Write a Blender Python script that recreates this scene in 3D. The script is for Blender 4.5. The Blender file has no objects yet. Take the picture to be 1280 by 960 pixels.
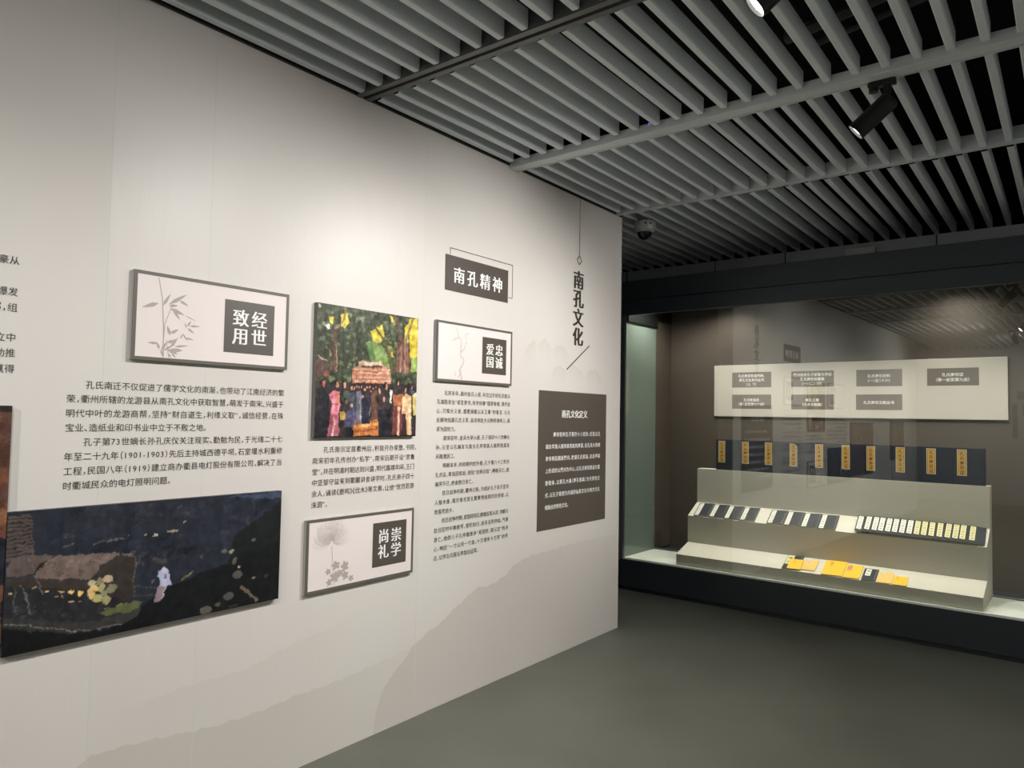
import bpy, math, random, json
import numpy as np
from mathutils import Matrix, Vector, Euler
R = math.radians
SC = bpy.context.scene
COL = SC.collection

# ------------------------------------------------------------------ camera, world, exposure
CAM = (2.708, 0.0, 1.55)
cam_d = bpy.data.cameras.new('camera'); cam = bpy.data.objects.new('camera', cam_d); COL.objects.link(cam)
yaw, pitch, roll = R(-37.809), R(2.575), R(1.022)
fwd = Vector((math.sin(yaw)*math.cos(pitch), math.cos(yaw)*math.cos(pitch), math.sin(pitch)))
rgt = Vector((math.cos(yaw), -math.sin(yaw), 0)); upv = rgt.cross(fwd)
rg = math.cos(roll)*rgt + math.sin(roll)*upv
uu = -math.sin(roll)*rgt + math.cos(roll)*upv
cam.matrix_world = Matrix(((rg.x, uu.x, -fwd.x, CAM[0]), (rg.y, uu.y, -fwd.y, CAM[1]), (rg.z, uu.z, -fwd.z, CAM[2]), (0, 0, 0, 1)))
cam_d.sensor_fit = 'HORIZONTAL'; cam_d.sensor_width = 36; cam_d.lens = 36*908.2/1280
cam_d.clip_start = 0.02; cam_d.clip_end = 100
SC.camera = cam
w = bpy.data.worlds.new('world'); SC.world = w; w.use_nodes = True
w.node_tree.nodes['Background'].inputs[0].default_value = (0.55, 0.6, 0.65, 1)
w.node_tree.nodes['Background'].inputs[1].default_value = 0.02
SC.view_settings.view_transform = 'Standard'; SC.view_settings.look = 'None'
SC.view_settings.exposure = 0.1; SC.view_settings.gamma = 1.0; SC.view_settings.use_curve_mapping = False
# power of every lamp in the hall
P_WALL = (206, 100, 78, 160)   # spots washing the partition, from the far one to the ones behind the camera, the last one added
P_HALL = 260                    # unseen fill spots added in the rest of the hall
P_SIDE = 70                    # unseen fill spots added to wash the right wall
P_END = 150                     # unseen spot added to brighten the end of the partition
P_FLOOR = 56                    # unseen fill spots added to brighten the floor
P_CASE = 70                     # downlights inside the display case

# ------------------------------------------------------------------ helpers
def lin(c):
    return tuple(((v/255)/12.92 if v/255 <= .04045 else ((v/255+.055)/1.055)**2.4) for v in c)

def mat(name, rgb, rough=.6, metal=0., noise=0., nscale=40., bump=0., bscale=200., spec=.5, emit=None, es=0.):
    m = bpy.data.materials.new(name); m.use_nodes = True
    nt = m.node_tree; b = nt.nodes['Principled BSDF']
    c = (*lin(rgb), 1)
    b.inputs['Base Color'].default_value = c; b.inputs['Roughness'].default_value = rough
    b.inputs['Metallic'].default_value = metal; b.inputs['Specular IOR Level'].default_value = spec
    if emit:
        b.inputs['Emission Color'].default_value = (*lin(emit), 1); b.inputs['Emission Strength'].default_value = es
    if noise or bump:
        tc = nt.nodes.new('ShaderNodeTexCoord')
        if noise:
            n = nt.nodes.new('ShaderNodeTexNoise'); n.inputs['Scale'].default_value = nscale; n.inputs['Detail'].default_value = 5
            nt.links.new(tc.outputs['Object'], n.inputs['Vector'])
            mr = nt.nodes.new('ShaderNodeMapRange'); mr.inputs[3].default_value = 1-noise; mr.inputs[4].default_value = 1+noise
            nt.links.new(n.outputs['Fac'], mr.inputs[0])
            mx = nt.nodes.new('ShaderNodeMix'); mx.data_type = 'RGBA'; mx.blend_type = 'MULTIPLY'; mx.inputs[0].default_value = 1
            mx.inputs[6].default_value = c; nt.links.new(mr.outputs[0], mx.inputs[7]); nt.links.new(mx.outputs[2], b.inputs['Base Color'])
        if bump:
            n2 = nt.nodes.new('ShaderNodeTexNoise'); n2.inputs['Scale'].default_value = bscale; n2.inputs['Detail'].default_value = 3
            nt.links.new(tc.outputs['Object'], n2.inputs['Vector'])
            bp = nt.nodes.new('ShaderNodeBump'); bp.inputs['Strength'].default_value = bump; bp.inputs['Distance'].default_value = .002
            nt.links.new(n2.outputs['Fac'], bp.inputs['Height']); nt.links.new(bp.outputs[0], b.inputs['Normal'])
    return m

class MB:
    def __init__(s): s.v = []; s.f = []
    def quad(s, *p):
        n = len(s.v); s.v += [tuple(q) for q in p]; s.f.append(tuple(range(n, n+len(p)))); return s
    def box(s, x0, x1, y0, y1, z0, z1, M=None, ch=0.):
        if ch:
            n = len(s.v)
            pts = []
            for z, k in ((z0, ch), (z0+ch, 0), (z1-ch, 0), (z1, ch)):
                pts += [(x0+k, y0+k, z), (x1-k, y0+k, z), (x1-k, y1-k, z), (x0+k, y1-k, z)]
            fs = [(3, 2, 1, 0), (12, 13, 14, 15)]
            for r in range(3):
                for i in range(4):
                    fs.append((r*4+i, r*4+(i+1) % 4, r*4+4+(i+1) % 4, r*4+4+i))
        else:
            n = len(s.v)
            pts = [(x0, y0, z0), (x1, y0, z0), (x1, y1, z0), (x0, y1, z0), (x0, y0, z1), (x1, y0, z1), (x1, y1, z1), (x0, y1, z1)]
            fs = [(3, 2, 1, 0), (4, 5, 6, 7), (0, 1, 5, 4), (1, 2, 6, 5), (2, 3, 7, 6), (3, 0, 4, 7)]
        if M is not None: pts = [tuple(M @ Vector(p)) for p in pts]
        s.v += pts; s.f += [tuple(n+i for i in f) for f in fs]; return s
    def prism(s, prof, a0, a1, axis='x'):
        """closed profile extruded along an axis; prof in the two other axes"""
        n = len(s.v); k = len(prof)
        def p(a, q): return (a, q[0], q[1]) if axis == 'x' else ((q[0], a, q[1]) if axis == 'y' else (q[0], q[1], a))
        s.v += [p(a0, q) for q in prof] + [p(a1, q) for q in prof]
        s.f += [tuple(n+i for i in range(k))[::-1], tuple(n+k+i for i in range(k))]
        s.f += [(n+i, n+(i+1) % k, n+k+(i+1) % k, n+k+i) for i in range(k)]; return s
    def lathe(s, prof, seg=24, M=None, cap=True):
        """prof: (r, z) list"""
        n = len(s.v); k = len(prof); pts = []
        for r, z in prof:
            for i in range(seg):
                a = 2*math.pi*i/seg; pts.append((r*math.cos(a), r*math.sin(a), z))
        if M is not None: pts = [tuple(M @ Vector(p)) for p in pts]
        s.v += pts
        for j in range(k-1):
            for i in range(seg):
                s.f.append((n+j*seg+i, n+j*seg+(i+1) % seg, n+(j+1)*seg+(i+1) % seg, n+(j+1)*seg+i))
        if cap:
            s.f.append(tuple(n+i for i in range(seg))[::-1]); s.f.append(tuple(n+(k-1)*seg+i for i in range(seg)))
        return s
    def tube(s, pts, r, seg=10):
        pts = [Vector(p) for p in pts]; rings = []; n = len(s.v)
        for i, p in enumerate(pts):
            t = (pts[min(i+1, len(pts)-1)]-pts[max(i-1, 0)]).normalized()
            a = t.orthogonal().normalized() if i == 0 else (rings[-1]-t*rings[-1].dot(t)).normalized()
            rings.append(a); b = t.cross(a)
            rr = r[i] if isinstance(r, (list, tuple)) else r
            s.v += [tuple(p+rr*(math.cos(2*math.pi*k/seg)*a+math.sin(2*math.pi*k/seg)*b)) for k in range(seg)]
        for j in range(len(pts)-1):
            for k in range(seg):
                s.f.append((n+j*seg+k, n+j*seg+(k+1) % seg, n+(j+1)*seg+(k+1) % seg, n+(j+1)*seg+k))
        s.f.append(tuple(n+k for k in range(seg))[::-1]); s.f.append(tuple(n+(len(pts)-1)*seg+k for k in range(seg)))
        return s
    lay = 0
    def stroke(s, pts, w0, w1=None, h=0.):
        s.lay += 1; h += 1.5e-5*(s.lay % 24)
        """flat ribbon in the local xy plane"""
        w1 = w0 if w1 is None else w1; n = len(s.v); k = len(pts)
        for i, p in enumerate(pts):
            a = pts[max(0, i-1)]; b = pts[min(k-1, i+1)]; dx, dy = b[0]-a[0], b[1]-a[1]; L = math.hypot(dx, dy) or 1
            w_ = (w0+(w1-w0)*i/(k-1))/2; nx, ny = -dy/L*w_, dx/L*w_
            s.v += [(p[0]+nx, p[1]+ny, h), (p[0]-nx, p[1]-ny, h)]
        s.f += [(n+2*i+1, n+2*i+3, n+2*i+2, n+2*i) for i in range(k-1)]; return s
    def poly(s, pts, h=0.):
        s.lay += 1; h += 1.5e-5*(s.lay % 24)
        n = len(s.v); s.v += [(p[0], p[1], h) for p in pts]; s.f.append(tuple(range(n, n+len(pts)))); return s
    def mesh(s, name, m=None, smooth=False):
        me = bpy.data.meshes.new(name); me.from_pydata(s.v, [], s.f); me.update()
        if m: me.materials.append(m)
        if smooth:
            me.polygons.foreach_set('use_smooth', [True]*len(me.polygons))
            me.set_sharp_from_angle(angle=R(35))
        return me
    def obj(s, name, m=None, parent=None, M=None, smooth=False):
        return link(name, s.mesh(name, m, smooth), parent, M)

def link(name, me, parent=None, M=None):
    o = bpy.data.objects.new(name, me); COL.objects.link(o)
    if parent: o.parent = parent
    if M is not None: o.matrix_local = M
    return o
def empty(name, M=None, parent=None):
    o = bpy.data.objects.new(name, None); COL.objects.link(o); o.empty_display_size = .1
    if parent: o.parent = parent
    if M is not None: o.matrix_local = M
    return o
def tag(o, label, cat, group=None, kind=None):
    o['label'] = label; o['category'] = cat
    if group: o['group'] = group
    if kind: o['kind'] = kind
    return o
def structure(o, label=None):
    o['kind'] = 'structure'
    if label: o['label'] = label
    return o

# ------------------------------------------------------------------ lettering (built-in font)
GL = {}
_fc = bpy.data.curves.new('glyph', 'FONT'); _fc.size = 1; _fc.resolution_u = 2
_fo = bpy.data.objects.new('glyph', _fc); COL.objects.link(_fo)
def glyph(ch, off=0.):
    k = (ch, off)
    if k not in GL:
        _fc.body = ch; _fc.offset = off
        dg = bpy.context.evaluated_depsgraph_get(); dg.update()
        me = _fo.evaluated_get(dg).to_mesh()
        GL[k] = ([tuple(v.co[:2]) for v in me.vertices], [tuple(p.vertices) for p in me.polygons])
        _fo.evaluated_get(dg).to_mesh_clear()
    return GL[k]
HALF_L = '，。、”）》；'
HALF_R = '（《'
def adv(ch):
    if ch == ' ': return .5
    if ch in HALF_L or ch in HALF_R or ch == '“': return .5
    if ch in '0123456789': return .57
    if ch == '-': return .4
    return 1.
def put(mb, ch, x, y, s, style='plain', sx=1., h=0.):
    """one character, its box's lower-left corner at x, y"""
    if ch == ' ': return
    dx = -.5 if ch in HALF_R else 0.
    copies = {'plain': ((0., 0.),), 'bold': ((0., .012),), 'song': ((-.028, .0), (0., .0), (.028, .0)), 'heavy': ((-.045, .004), (-.015, .004), (.015, .004), (.045, .004))}[style]
    for q, (ox, off) in enumerate(copies):
        vs, fs = glyph(ch, off); n = len(mb.v)
        mb.v += [(x+(vx+dx+ox)*s*sx, y+(vy+.1)*s, h+.00012*q) for vx, vy in vs]
        mb.f += [tuple(n+i for i in f) for f in fs]
def line(mb, t, x, y, s, width=None, style='plain', sx=1.):
    tot = sum(adv(c) for c in t)*s*sx
    ex = (width-tot)/max(1, len(t)-1) if width else 0.
    for c in t:
        put(mb, c, x, y, s, style, sx); x += adv(c)*s*sx+ex
def wall_M(x, y, z):
    """local x runs along the partition (+y), local y up, local z out of the wall (+x)"""
    return Matrix(((0, 0, 1, x), (1, 0, 0, y), (0, 1, 0, z), (0, 0, 0, 1)))

# ------------------------------------------------------------------ materials
M = {}
M['trim_black'] = mat('black_trim', (14, 14, 15), .5)
M['slat'] = mat('slat_grey_paint', (224, 230, 233), .75, noise=.04, nscale=60)
M['rail'] = mat('rail_grey_paint', (212, 217, 219), .42, metal=0.)
M['rail_dark'] = mat('rail_dark_metal', (92, 94, 93), .4)
M['plenum'] = mat('plenum_black', (9, 9, 11), .9)
M['black'] = mat('black_powder_coat', (17, 18, 19), .45)
M['case_black'] = mat('case_charcoal_paint', (60, 68, 75), .42, noise=.05, nscale=8)
M['case_white'] = mat('case_floor_white', (222, 226, 216), .55)
M['taupe'] = mat('case_back_taupe', (80, 71, 63), .62, noise=.06, nscale=6)
M['riser'] = mat('riser_cream_cloth', (207, 203, 190), .85, noise=.05, nscale=500, bump=.2, bscale=900)
M['board'] = mat('case_board_white', (196, 190, 181), .6)
M['plate'] = mat('caption_grey', (112, 104, 97), .6)
M['letter_white'] = mat('white_print', (244, 243, 240), .6)
M['letter_dark'] = mat('dark_print', (58, 53, 50), .5)
M['title_dark'] = mat('title_print', (62, 54, 48), .5)
M['sign'] = mat('sign_umber_print', (86, 78, 71), .42, noise=.03, nscale=8)
M['frame_face'] = mat('frame_umber', (98, 92, 86), .5)
M['frame_side'] = mat('frame_side_grey', (172, 172, 168), .35, metal=0.)
M['plaque'] = mat('plaque_pale_pink', (234, 223, 219), .5)
M['motif'] = mat('motif_taupe_ink', (178, 168, 161), .6)
M['motif_pale'] = mat('motif_pale_ink', (205, 193, 188), .6)
M['edge_dark'] = mat('panel_edge_dark', (30, 28, 28), .5)
M['edge_grey'] = mat('panel_edge_grey', (120, 118, 114), .4)
M['cover'] = mat('book_indigo_cloth', (28, 34, 43), .75, noise=.12, nscale=120)
M['cover_case'] = mat('slipcase_blue_cloth', (15, 25, 46), .7, noise=.1, nscale=90)
M['pages'] = mat('book_pages', (214, 206, 186), .8)
M['slip'] = mat('white_title_slip', (228, 226, 214), .7)
M['slip_cream'] = mat('cream_title_slip', (224, 216, 160), .7)
M['gold'] = mat('gold_title_label', (236, 184, 84), .55)
M['gold_rim'] = mat('pale_label_rim', (240, 226, 186), .6)
M['ink'] = mat('label_ink', (84, 56, 24), .6)
M['yellow'] = mat('yellow_paper_cover', (246, 190, 34), .6, noise=.05, nscale=60)
M['tan'] = mat('tan_paper_cover', (236, 190, 100), .6, noise=.05, nscale=60)
M['red_ink'] = mat('red_label_ink', (196, 92, 30), .6)
M['stitch'] = mat('white_thread', (214, 214, 206), .7)
M['cam_white'] = mat('camera_white_plastic', (150, 150, 148), .4)
M['cam_dome'] = mat('camera_smoked_dome', (12, 12, 13), .06)
M['lens'] = mat('lamp_lens_lit', (255, 255, 255), .3, emit=(255, 250, 240), es=14)
M['led'] = mat('blue_led', (90, 80, 255), .3, emit=(90, 80, 255), es=3.0)
M['beige_wall'] = mat('hall_wall_paint', (150, 150, 148), .7)
M['grey_wall'] = mat('back_wall_grey', (205, 212, 216), .6)

# printed vinyl of the partition
SEAMS = (-2.4, -1.2, 0.0, 1.137, 1.519, 2.38, 2.715, 3.92)
def wall_vinyl(name, attr=False):
    m = bpy.data.materials.new(name); m.use_nodes = True
    nt = m.node_tree; b = nt.nodes['Principled BSDF']; N = nt.nodes.new; L = nt.links.new
    base = lin((222, 219, 212)); pink = lin((216, 207, 201))
    geo = N('ShaderNodeNewGeometry'); sep = N('ShaderNodeSeparateXYZ'); L(geo.outputs['Position'], sep.inputs[0])
    n = N('ShaderNodeTexNoise'); n.inputs['Scale'].default_value = .9; n.inputs['Detail'].default_value = 2; L(geo.outputs['Position'], n.inputs['Vector'])
    mx = N('ShaderNodeMix'); mx.data_type = 'RGBA'; mx.inputs[6].default_value = (*base, 1); mx.inputs[7].default_value = (*pink, 1)
    L(n.outputs['Fac'], mx.inputs[0]); col = mx.outputs[2]
    if attr:
        at = N('ShaderNodeAttribute'); at.attribute_name = 'print'
        m2 = N('ShaderNodeMix'); m2.data_type = 'RGBA'; m2.blend_type = 'MULTIPLY'; m2.inputs[0].default_value = 1
        L(col, m2.inputs[6]); L(at.outputs['Color'], m2.inputs[7]); col = m2.outputs[2]
    for s in (1.137, 1.519, 2.715):
        cm = N('ShaderNodeMath'); cm.operation = 'COMPARE'; L(sep.outputs['Y'], cm.inputs[0]); cm.inputs[1].default_value = s; cm.inputs[2].default_value = .0016
        m3 = N('ShaderNodeMix'); m3.data_type = 'RGBA'; L(cm.outputs[0], m3.inputs[0]); L(col, m3.inputs[6]); m3.inputs[7].default_value = (*lin((210, 207, 199)), 1); col = m3.outputs[2]
    L(col, b.inputs['Base Color'])
    # each sheet of vinyl sits at a slightly different angle, the leftmost ones are matt
    acc = None; rnd = random.Random(4)
    tilt = [(0, 0), (0, 0), (.0, .0), (.0, .0), (-.030, -.012), (-.036, -.018), (-.045, -.02), (-.02, .0), (.0, .0)]
    cur_y, cur_z, rough = N('ShaderNodeValue'), N('ShaderNodeValue'), None
    cur_y.outputs[0].default_value = tilt[0][0]; cur_z.outputs[0].default_value = tilt[0][1]
    oy, oz = cur_y.outputs[0], cur_z.outputs[0]
    for i, s in enumerate(SEAMS):
        st = N('ShaderNodeMath'); st.operation = 'GREATER_THAN'; L(sep.outputs['Y'], st.inputs[0]); st.inputs[1].default_value = s
        for which in (0, 1):
            d = tilt[i+1][which]-tilt[i][which]
            if abs(d) < 1e-6: continue
            ma = N('ShaderNodeMath'); ma.operation = 'MULTIPLY_ADD'; L(st.outputs[0], ma.inputs[0]); ma.inputs[1].default_value = d
            L(oy if which == 0 else oz, ma.inputs[2])
            if which == 0: oy = ma.outputs[0]
            else: oz = ma.outputs[0]
        if abs(s-1.137) < 1e-3:
            mr = N('ShaderNodeMath'); mr.operation = 'MULTIPLY_ADD'; L(st.outputs[0], mr.inputs[0]); mr.inputs[1].default_value = -.17; mr.inputs[2].default_value = .57
            L(mr.outputs[0], b.inputs['Roughness'])
    cb = N('ShaderNodeCombineXYZ'); L(oy, cb.inputs['Y']); L(oz, cb.inputs['Z'])
    # faint brushed unevenness of the sheet
    mp = N('ShaderNodeMapping'); mp.inputs['Scale'].default_value = (1, 6, 1.2); L(geo.outputs['Position'], mp.inputs['Vector'])
    nb = N('ShaderNodeTexNoise'); nb.inputs['Scale'].default_value = 3; nb.inputs['Detail'].default_value = 4; L(mp.outputs[0], nb.inputs['Vector'])
    bp = N('ShaderNodeBump'); bp.inputs['Strength'].default_value = .12; bp.inputs['Distance'].default_value = .01; L(nb.outputs['Fac'], bp.inputs['Height'])
    va = N('ShaderNodeVectorMath'); L(bp.outputs[0], va.inputs[0]); L(cb.outputs[0], va.inputs[1])
    vn = N('ShaderNodeVectorMath'); vn.operation = 'NORMALIZE'; L(va.outputs[0], vn.inputs[0]); L(vn.outputs[0], b.inputs['Normal'])
    b.inputs['Specular IOR Level'].default_value = .42
    return m
M['vinyl'] = wall_vinyl('partition_vinyl'); M['vinyl_print'] = wall_vinyl('partition_vinyl_print', True)

def floor_mat():
    m = bpy.data.materials.new('floor_grey_vinyl'); m.use_nodes = True
    nt = m.node_tree; b = nt.nodes['Principled BSDF']; N = nt.nodes.new; L = nt.links.new
    geo = N('ShaderNodeNewGeometry')
    n1 = N('ShaderNodeTexNoise'); n1.inputs['Scale'].default_value = 260; n1.inputs['Detail'].default_value = 4; L(geo.outputs['Position'], n1.inputs['Vector'])
    n2 = N('ShaderNodeTexNoise'); n2.inputs['Scale'].default_value = 1.7; n2.inputs['Detail'].default_value = 5; L(geo.outputs['Position'], n2.inputs['Vector'])
    r1 = N('ShaderNodeValToRGB'); r1.color_ramp.elements[0].position = .35; r1.color_ramp.elements[1].position = .68
    r1.color_ramp.elements[0].color = (*lin((92, 94, 84)), 1); r1.color_ramp.elements[1].color = (*lin((112, 114, 103)), 1); L(n1.outputs['Fac'], r1.inputs[0])
    mr = N('ShaderNodeMapRange'); mr.inputs[1].default_value = .3; mr.inputs[2].default_value = .75; mr.inputs[3].default_value = .86; mr.inputs[4].default_value = 1.08; L(n2.outputs['Fac'], mr.inputs[0])
    mx = N('ShaderNodeMix'); mx.data_type = 'RGBA'; mx.blend_type = 'MULTIPLY'; mx.inputs[0].default_value = 1
    L(r1.outputs[0], mx.inputs[6]); L(mr.outputs[0], mx.inputs[7])
    # scattered scuffs
    n3 = N('ShaderNodeTexNoise'); n3.inputs['Scale'].default_value = 6.5; n3.inputs['Detail'].default_value = 8; n3.inputs['Roughness'].default_value = .72; L(geo.outputs['Position'], n3.inputs['Vector'])
    r3 = N('ShaderNodeMapRange'); r3.inputs[1].default_value = .66; r3.inputs[2].default_value = .76; r3.inputs[3].default_value = 0; r3.inputs[4].default_value = .45; L(n3.outputs['Fac'], r3.inputs[0])
    m4 = N('ShaderNodeMix'); m4.data_type = 'RGBA'; L(r3.outputs[0], m4.inputs[0]); L(mx.outputs[2], m4.inputs[6]); m4.inputs[7].default_value = (*lin((132, 134, 124)), 1)
    L(m4.outputs[2], b.inputs['Base Color'])
    b.inputs['Roughness'].default_value = .5; b.inputs['Specular IOR Level'].default_value = .35
    bp = N('ShaderNodeBump'); bp.inputs['Strength'].default_value = .25; bp.inputs['Distance'].default_value = .001; L(n1.outputs['Fac'], bp.inputs['Height']); L(bp.outputs[0], b.inputs['Normal'])
    return m
M['floor'] = floor_mat()

def glass_mat(name, tint, ior=1.5, extra=0.):
    m = bpy.data.materials.new(name); m.use_nodes = True
    nt = m.node_tree; N = nt.nodes.new; L = nt.links.new
    nt.nodes.remove(nt.nodes['Principled BSDF'])
    out = nt.nodes['Material Output']; tr = N('ShaderNodeBsdfTransparent'); gl = N('ShaderNodeBsdfGlossy'); fr = N('ShaderNodeFresnel'); mix = N('ShaderNodeMixShader')
    tr.inputs[0].default_value = (*tint, 1); gl.inputs['Roughness'].default_value = 0; gl.inputs['Color'].default_value = (.97, 1, .98, 1); fr.inputs[0].default_value = ior
    ad = N('ShaderNodeMath'); ad.operation = 'ADD'; ad.inputs[1].default_value = extra; L(fr.outputs[0], ad.inputs[0])
    L(ad.outputs[0], mix.inputs[0]); L(tr.outputs[0], mix.inputs[1]); L(gl.outputs[0], mix.inputs[2]); L(mix.outputs[0], out.inputs[0])
    return m
M['glass'] = glass_mat('case_front_glass', (.955, .965, .95), 1.52, .03)
M['side_glass'] = mat('green_backed_glass', (112, 124, 116), .08)
M['paint_attr'] = None

# ------------------------------------------------------------------ the room shell
CEIL = 3.08          # underside of the slats
X1 = 4.70            # right side of the hall
MB().box(-3.2, X1+.1, -5.6, 7.3, -.1, 0).obj('floor', M['floor']); structure(bpy.data.objects['floor'])
wl = MB().box(-.16, 0, -3.4, 4.82, 0, 3.077).obj('wall_left', M['vinyl']); structure(wl, 'pale printed partition wall carrying the texts, plaques and paintings')
structure(MB().box(-.16, .012, -3.4, 4.80, 3.0772, 3.14).obj('trim_1', M['trim_black']), 'black cap strip along the top of the partition')
structure(MB().box(-3.3, X1+.1, 7.12, 7.3, 0, 3.0).obj('wall_back', M['grey_wall']))
structure(MB().box(-3.3, X1+.1, 7.12, 7.3, 3.0, 3.9).obj('trim_4', M['plenum']), 'black upper band of the far wall above the slats')  # far wall coloured black up here to give the dark between the slats
structure(MB().box(X1, X1+.12, -5.6, 7.3, 0, 3.9).obj('wall_right', M['beige_wall']))
structure(MB().box(-3.3, X1+.1, -5.7, -5.5, 0, 3.9).obj('wall_rear', M['beige_wall']))
structure(MB().box(-3.3, -3.2, -5.6, 7.3, 0, 3.9).obj('wall_far_left', M['beige_wall']))
structure(MB().box(-3.3, X1+.1, -5.7, 7.3, 3.8, 3.9).obj('ceiling', M['plenum']), 'black void above the slats')


# soft mountain prints on the vinyl
def lerp_prof(prof, t):
    for (a, za), (b_, zb_) in zip(prof, prof[1:]):
        if a <= t <= b_: return za+(zb_-za)*(t-a)/(b_-a)
    return prof[-1][1] if t > prof[-1][0] else prof[0][1]
def mountain(name, prof, base, col, fade, h, n=70, rows=10, edge=None):
    """ridge outline (y, z) filled downward to base; the ink thins out with depth below the ridge and toward the ends"""
    y0, y1 = prof[0][0], prof[-1][0]; v = []; f = []; c = []
    for i in range(n+1):
        y = y0+(y1-y0)*i/n; zt = lerp_prof(prof, y)+.004*math.sin(y*61)+.003*math.sin(y*143)
        zb_ = base(y) if callable(base) else base
        e = edge(i/n) if edge else 1.
        for j in range(rows+1):
            t = j/rows; v.append((h, y, zt+(min(zb_, zt-.004)-zt)*t)); a = e*fade(t)
            c += [1-(1-col[0])*a, 1-(1-col[1])*a, 1-(1-col[2])*a, 1]
    for i in range(n):
        for j in range(rows):
            q = i*(rows+1)+j; f.append((q, q+1, q+rows+2, q+rows+1))
    me = bpy.data.meshes.new(name); me.from_pydata(v, [], f); me.update()
    at = me.attributes.new('print', 'FLOAT_COLOR', 'POINT'); at.data.foreach_set('color', c)
    me.materials.append(M['vinyl_print']); o = link(name, me, wl); return o
PA = [(2.440, .004), (2.4445, .05), (2.447, .098), (2.476, .155), (2.511, .214), (2.566, .262), (2.623, .296), (2.7, .362), (2.802, .411), (2.909, .44), (2.975, .48), (3.067, .516), (3.186, .573), (3.325, .568), (3.444, .595), (3.553, .655), (3.698, .682), (3.947, .69), (4.29, .70), (4.80, .69)]
PB = [(1.0, .26), (1.105, .332), (1.138, .349), (1.198, .352), (1.288, .345), (1.433, .329), (1.591, .308), (1.764, .302), (1.889, .308), (1.996, .318), (2.101, .316), (2.212, .318), (2.312, .324), (2.434, .334), (2.564, .345), (2.66, .360), (2.761, .384)]
PC = [(1.2, .47), (1.477, .497), (1.64, .493), (1.757, .497), (1.88, .528), (2.012, .553), (2.199, .572), (2.251, .598), (2.46, .637)]
mountain('mountain_print', PC, .2, (.955, .945, .94), lambda t: 1-t, .0004, edge=lambda u: min(1, 6*u, 3*(1-u)))
mountain('mountain_print', PB, .0, (.87, .86, .835), lambda t: 1-.35*t, .0008, edge=lambda u: min(1, 12*u)*(1 if u < .55 else max(.35, 1-(u-.55)*1.9)))
mountain('mountain_print', PA, .002, (.865, .835, .825), lambda t: 1-.3*t, .0012, n=110, edge=lambda u: 1 if u < .4 else max(.35, 1-(u-.4)*1.3))
for ip, pr in enumerate(([(3.60, 1.94), (3.626, 1.975), (3.667, 2.011), (3.703, 2.042), (3.747, 2.007)], [(3.735, 1.985), (3.747, 2.007), (3.784, 2.039), (3.828, 2.063), (3.873, 2.024), (3.924, 1.987)],
           [(3.91, 1.98), (3.924, 1.997), (3.974, 2.028), (4.016, 2.037), (4.069, 2.006), (4.123, 1.952)], [(3.90, 1.83), (3.948, 1.88), (3.999, 1.901), (4.051, 1.875), (4.105, 1.855)],
           [(4.09, 1.85), (4.105, 1.861), (4.169, 1.919), (4.225, 1.892), (4.282, 1.859), (4.32, 1.83)], [(4.31, 1.82), (4.339, 1.863), (4.396, 1.891), (4.468, 1.895), (4.529, 1.855), (4.567, 1.819)])):
    mountain('mountain_print', pr, pr[0][1]-.09, (.885, .88, .86), lambda t: (1-t)**1.5, .0004+.00015*ip, n=40, rows=8, edge=lambda u: .8*min(1, 4.5*u, 4.5*(1-u)))

# ------------------------------------------------------------------ slatted ceiling
PITCH, XR, SW, SH = .12, .062, .034, .078
prof = [(-SW, CEIL+.004), (-SW+.004, CEIL), (-.004, CEIL), (0, CEIL+.004), (0, CEIL+SH), (-SW, CEIL+SH)]
def slat_mesh(y0, y1):
    mb = MB(); k = len(prof)
    mb.v = [(x, y0, z) for x, z in prof]+[(x, y1, z) for x, z in prof]
    mb.f = [(i, (i+1) % k, k+(i+1) % k, k+i) for i in range(k)]+[tuple(range(k))[::-1]]
    me = mb.mesh('slat', M['slat']); me.materials.append(M['plenum']); me.polygons[k].material_index = 1; return me  # near end closed by a black face, painting the dark of the hollow
def slat_panel(y0, y1, label, left=0):
    p = empty('slat_ceiling_panel', Matrix.Translation((0, (y0+y1)/2, CEIL))); tag(p, label, 'ceiling panel', 'slatted ceiling panels', 'structure')
    me = slat_mesh(y0-(y0+y1)/2, y1-(y0+y1)/2); me.transform(Matrix.Translation((0, 0, -CEIL)))
    x = XR-left*PITCH; n = 0
    while x < X1-.05:
        o = bpy.data.objects.new('slat', me); COL.objects.link(o); o.parent = p; o.location = (x, 0, 0); x += PITCH; n += 1
slat_panel(1.10, 2.235, 'grey slatted ceiling panel nearest the viewer, before the dark slotted rail')
slat_panel(2.335, 3.385, 'grey slatted ceiling panel between the dark slotted rail and the pale wide rail')
slat_panel(3.495, 4.685, 'grey slatted ceiling panel between the pale wide rail and the thin far rail')
slat_panel(4.765, 6.66, 'grey slatted ceiling panel beyond the thin far rail, ending over the display case', 16)
slat_panel(-.12, 1.00, 'grey slatted ceiling panel above the viewer, seen mirrored in the case glass')
slat_panel(-2.60, -.24, 'grey slatted ceiling panel behind the viewer, seen mirrored in the case glass')
slat_panel(-5.40, -2.66, 'grey slatted ceiling panel farthest behind the viewer, seen mirrored in the case glass')
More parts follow.
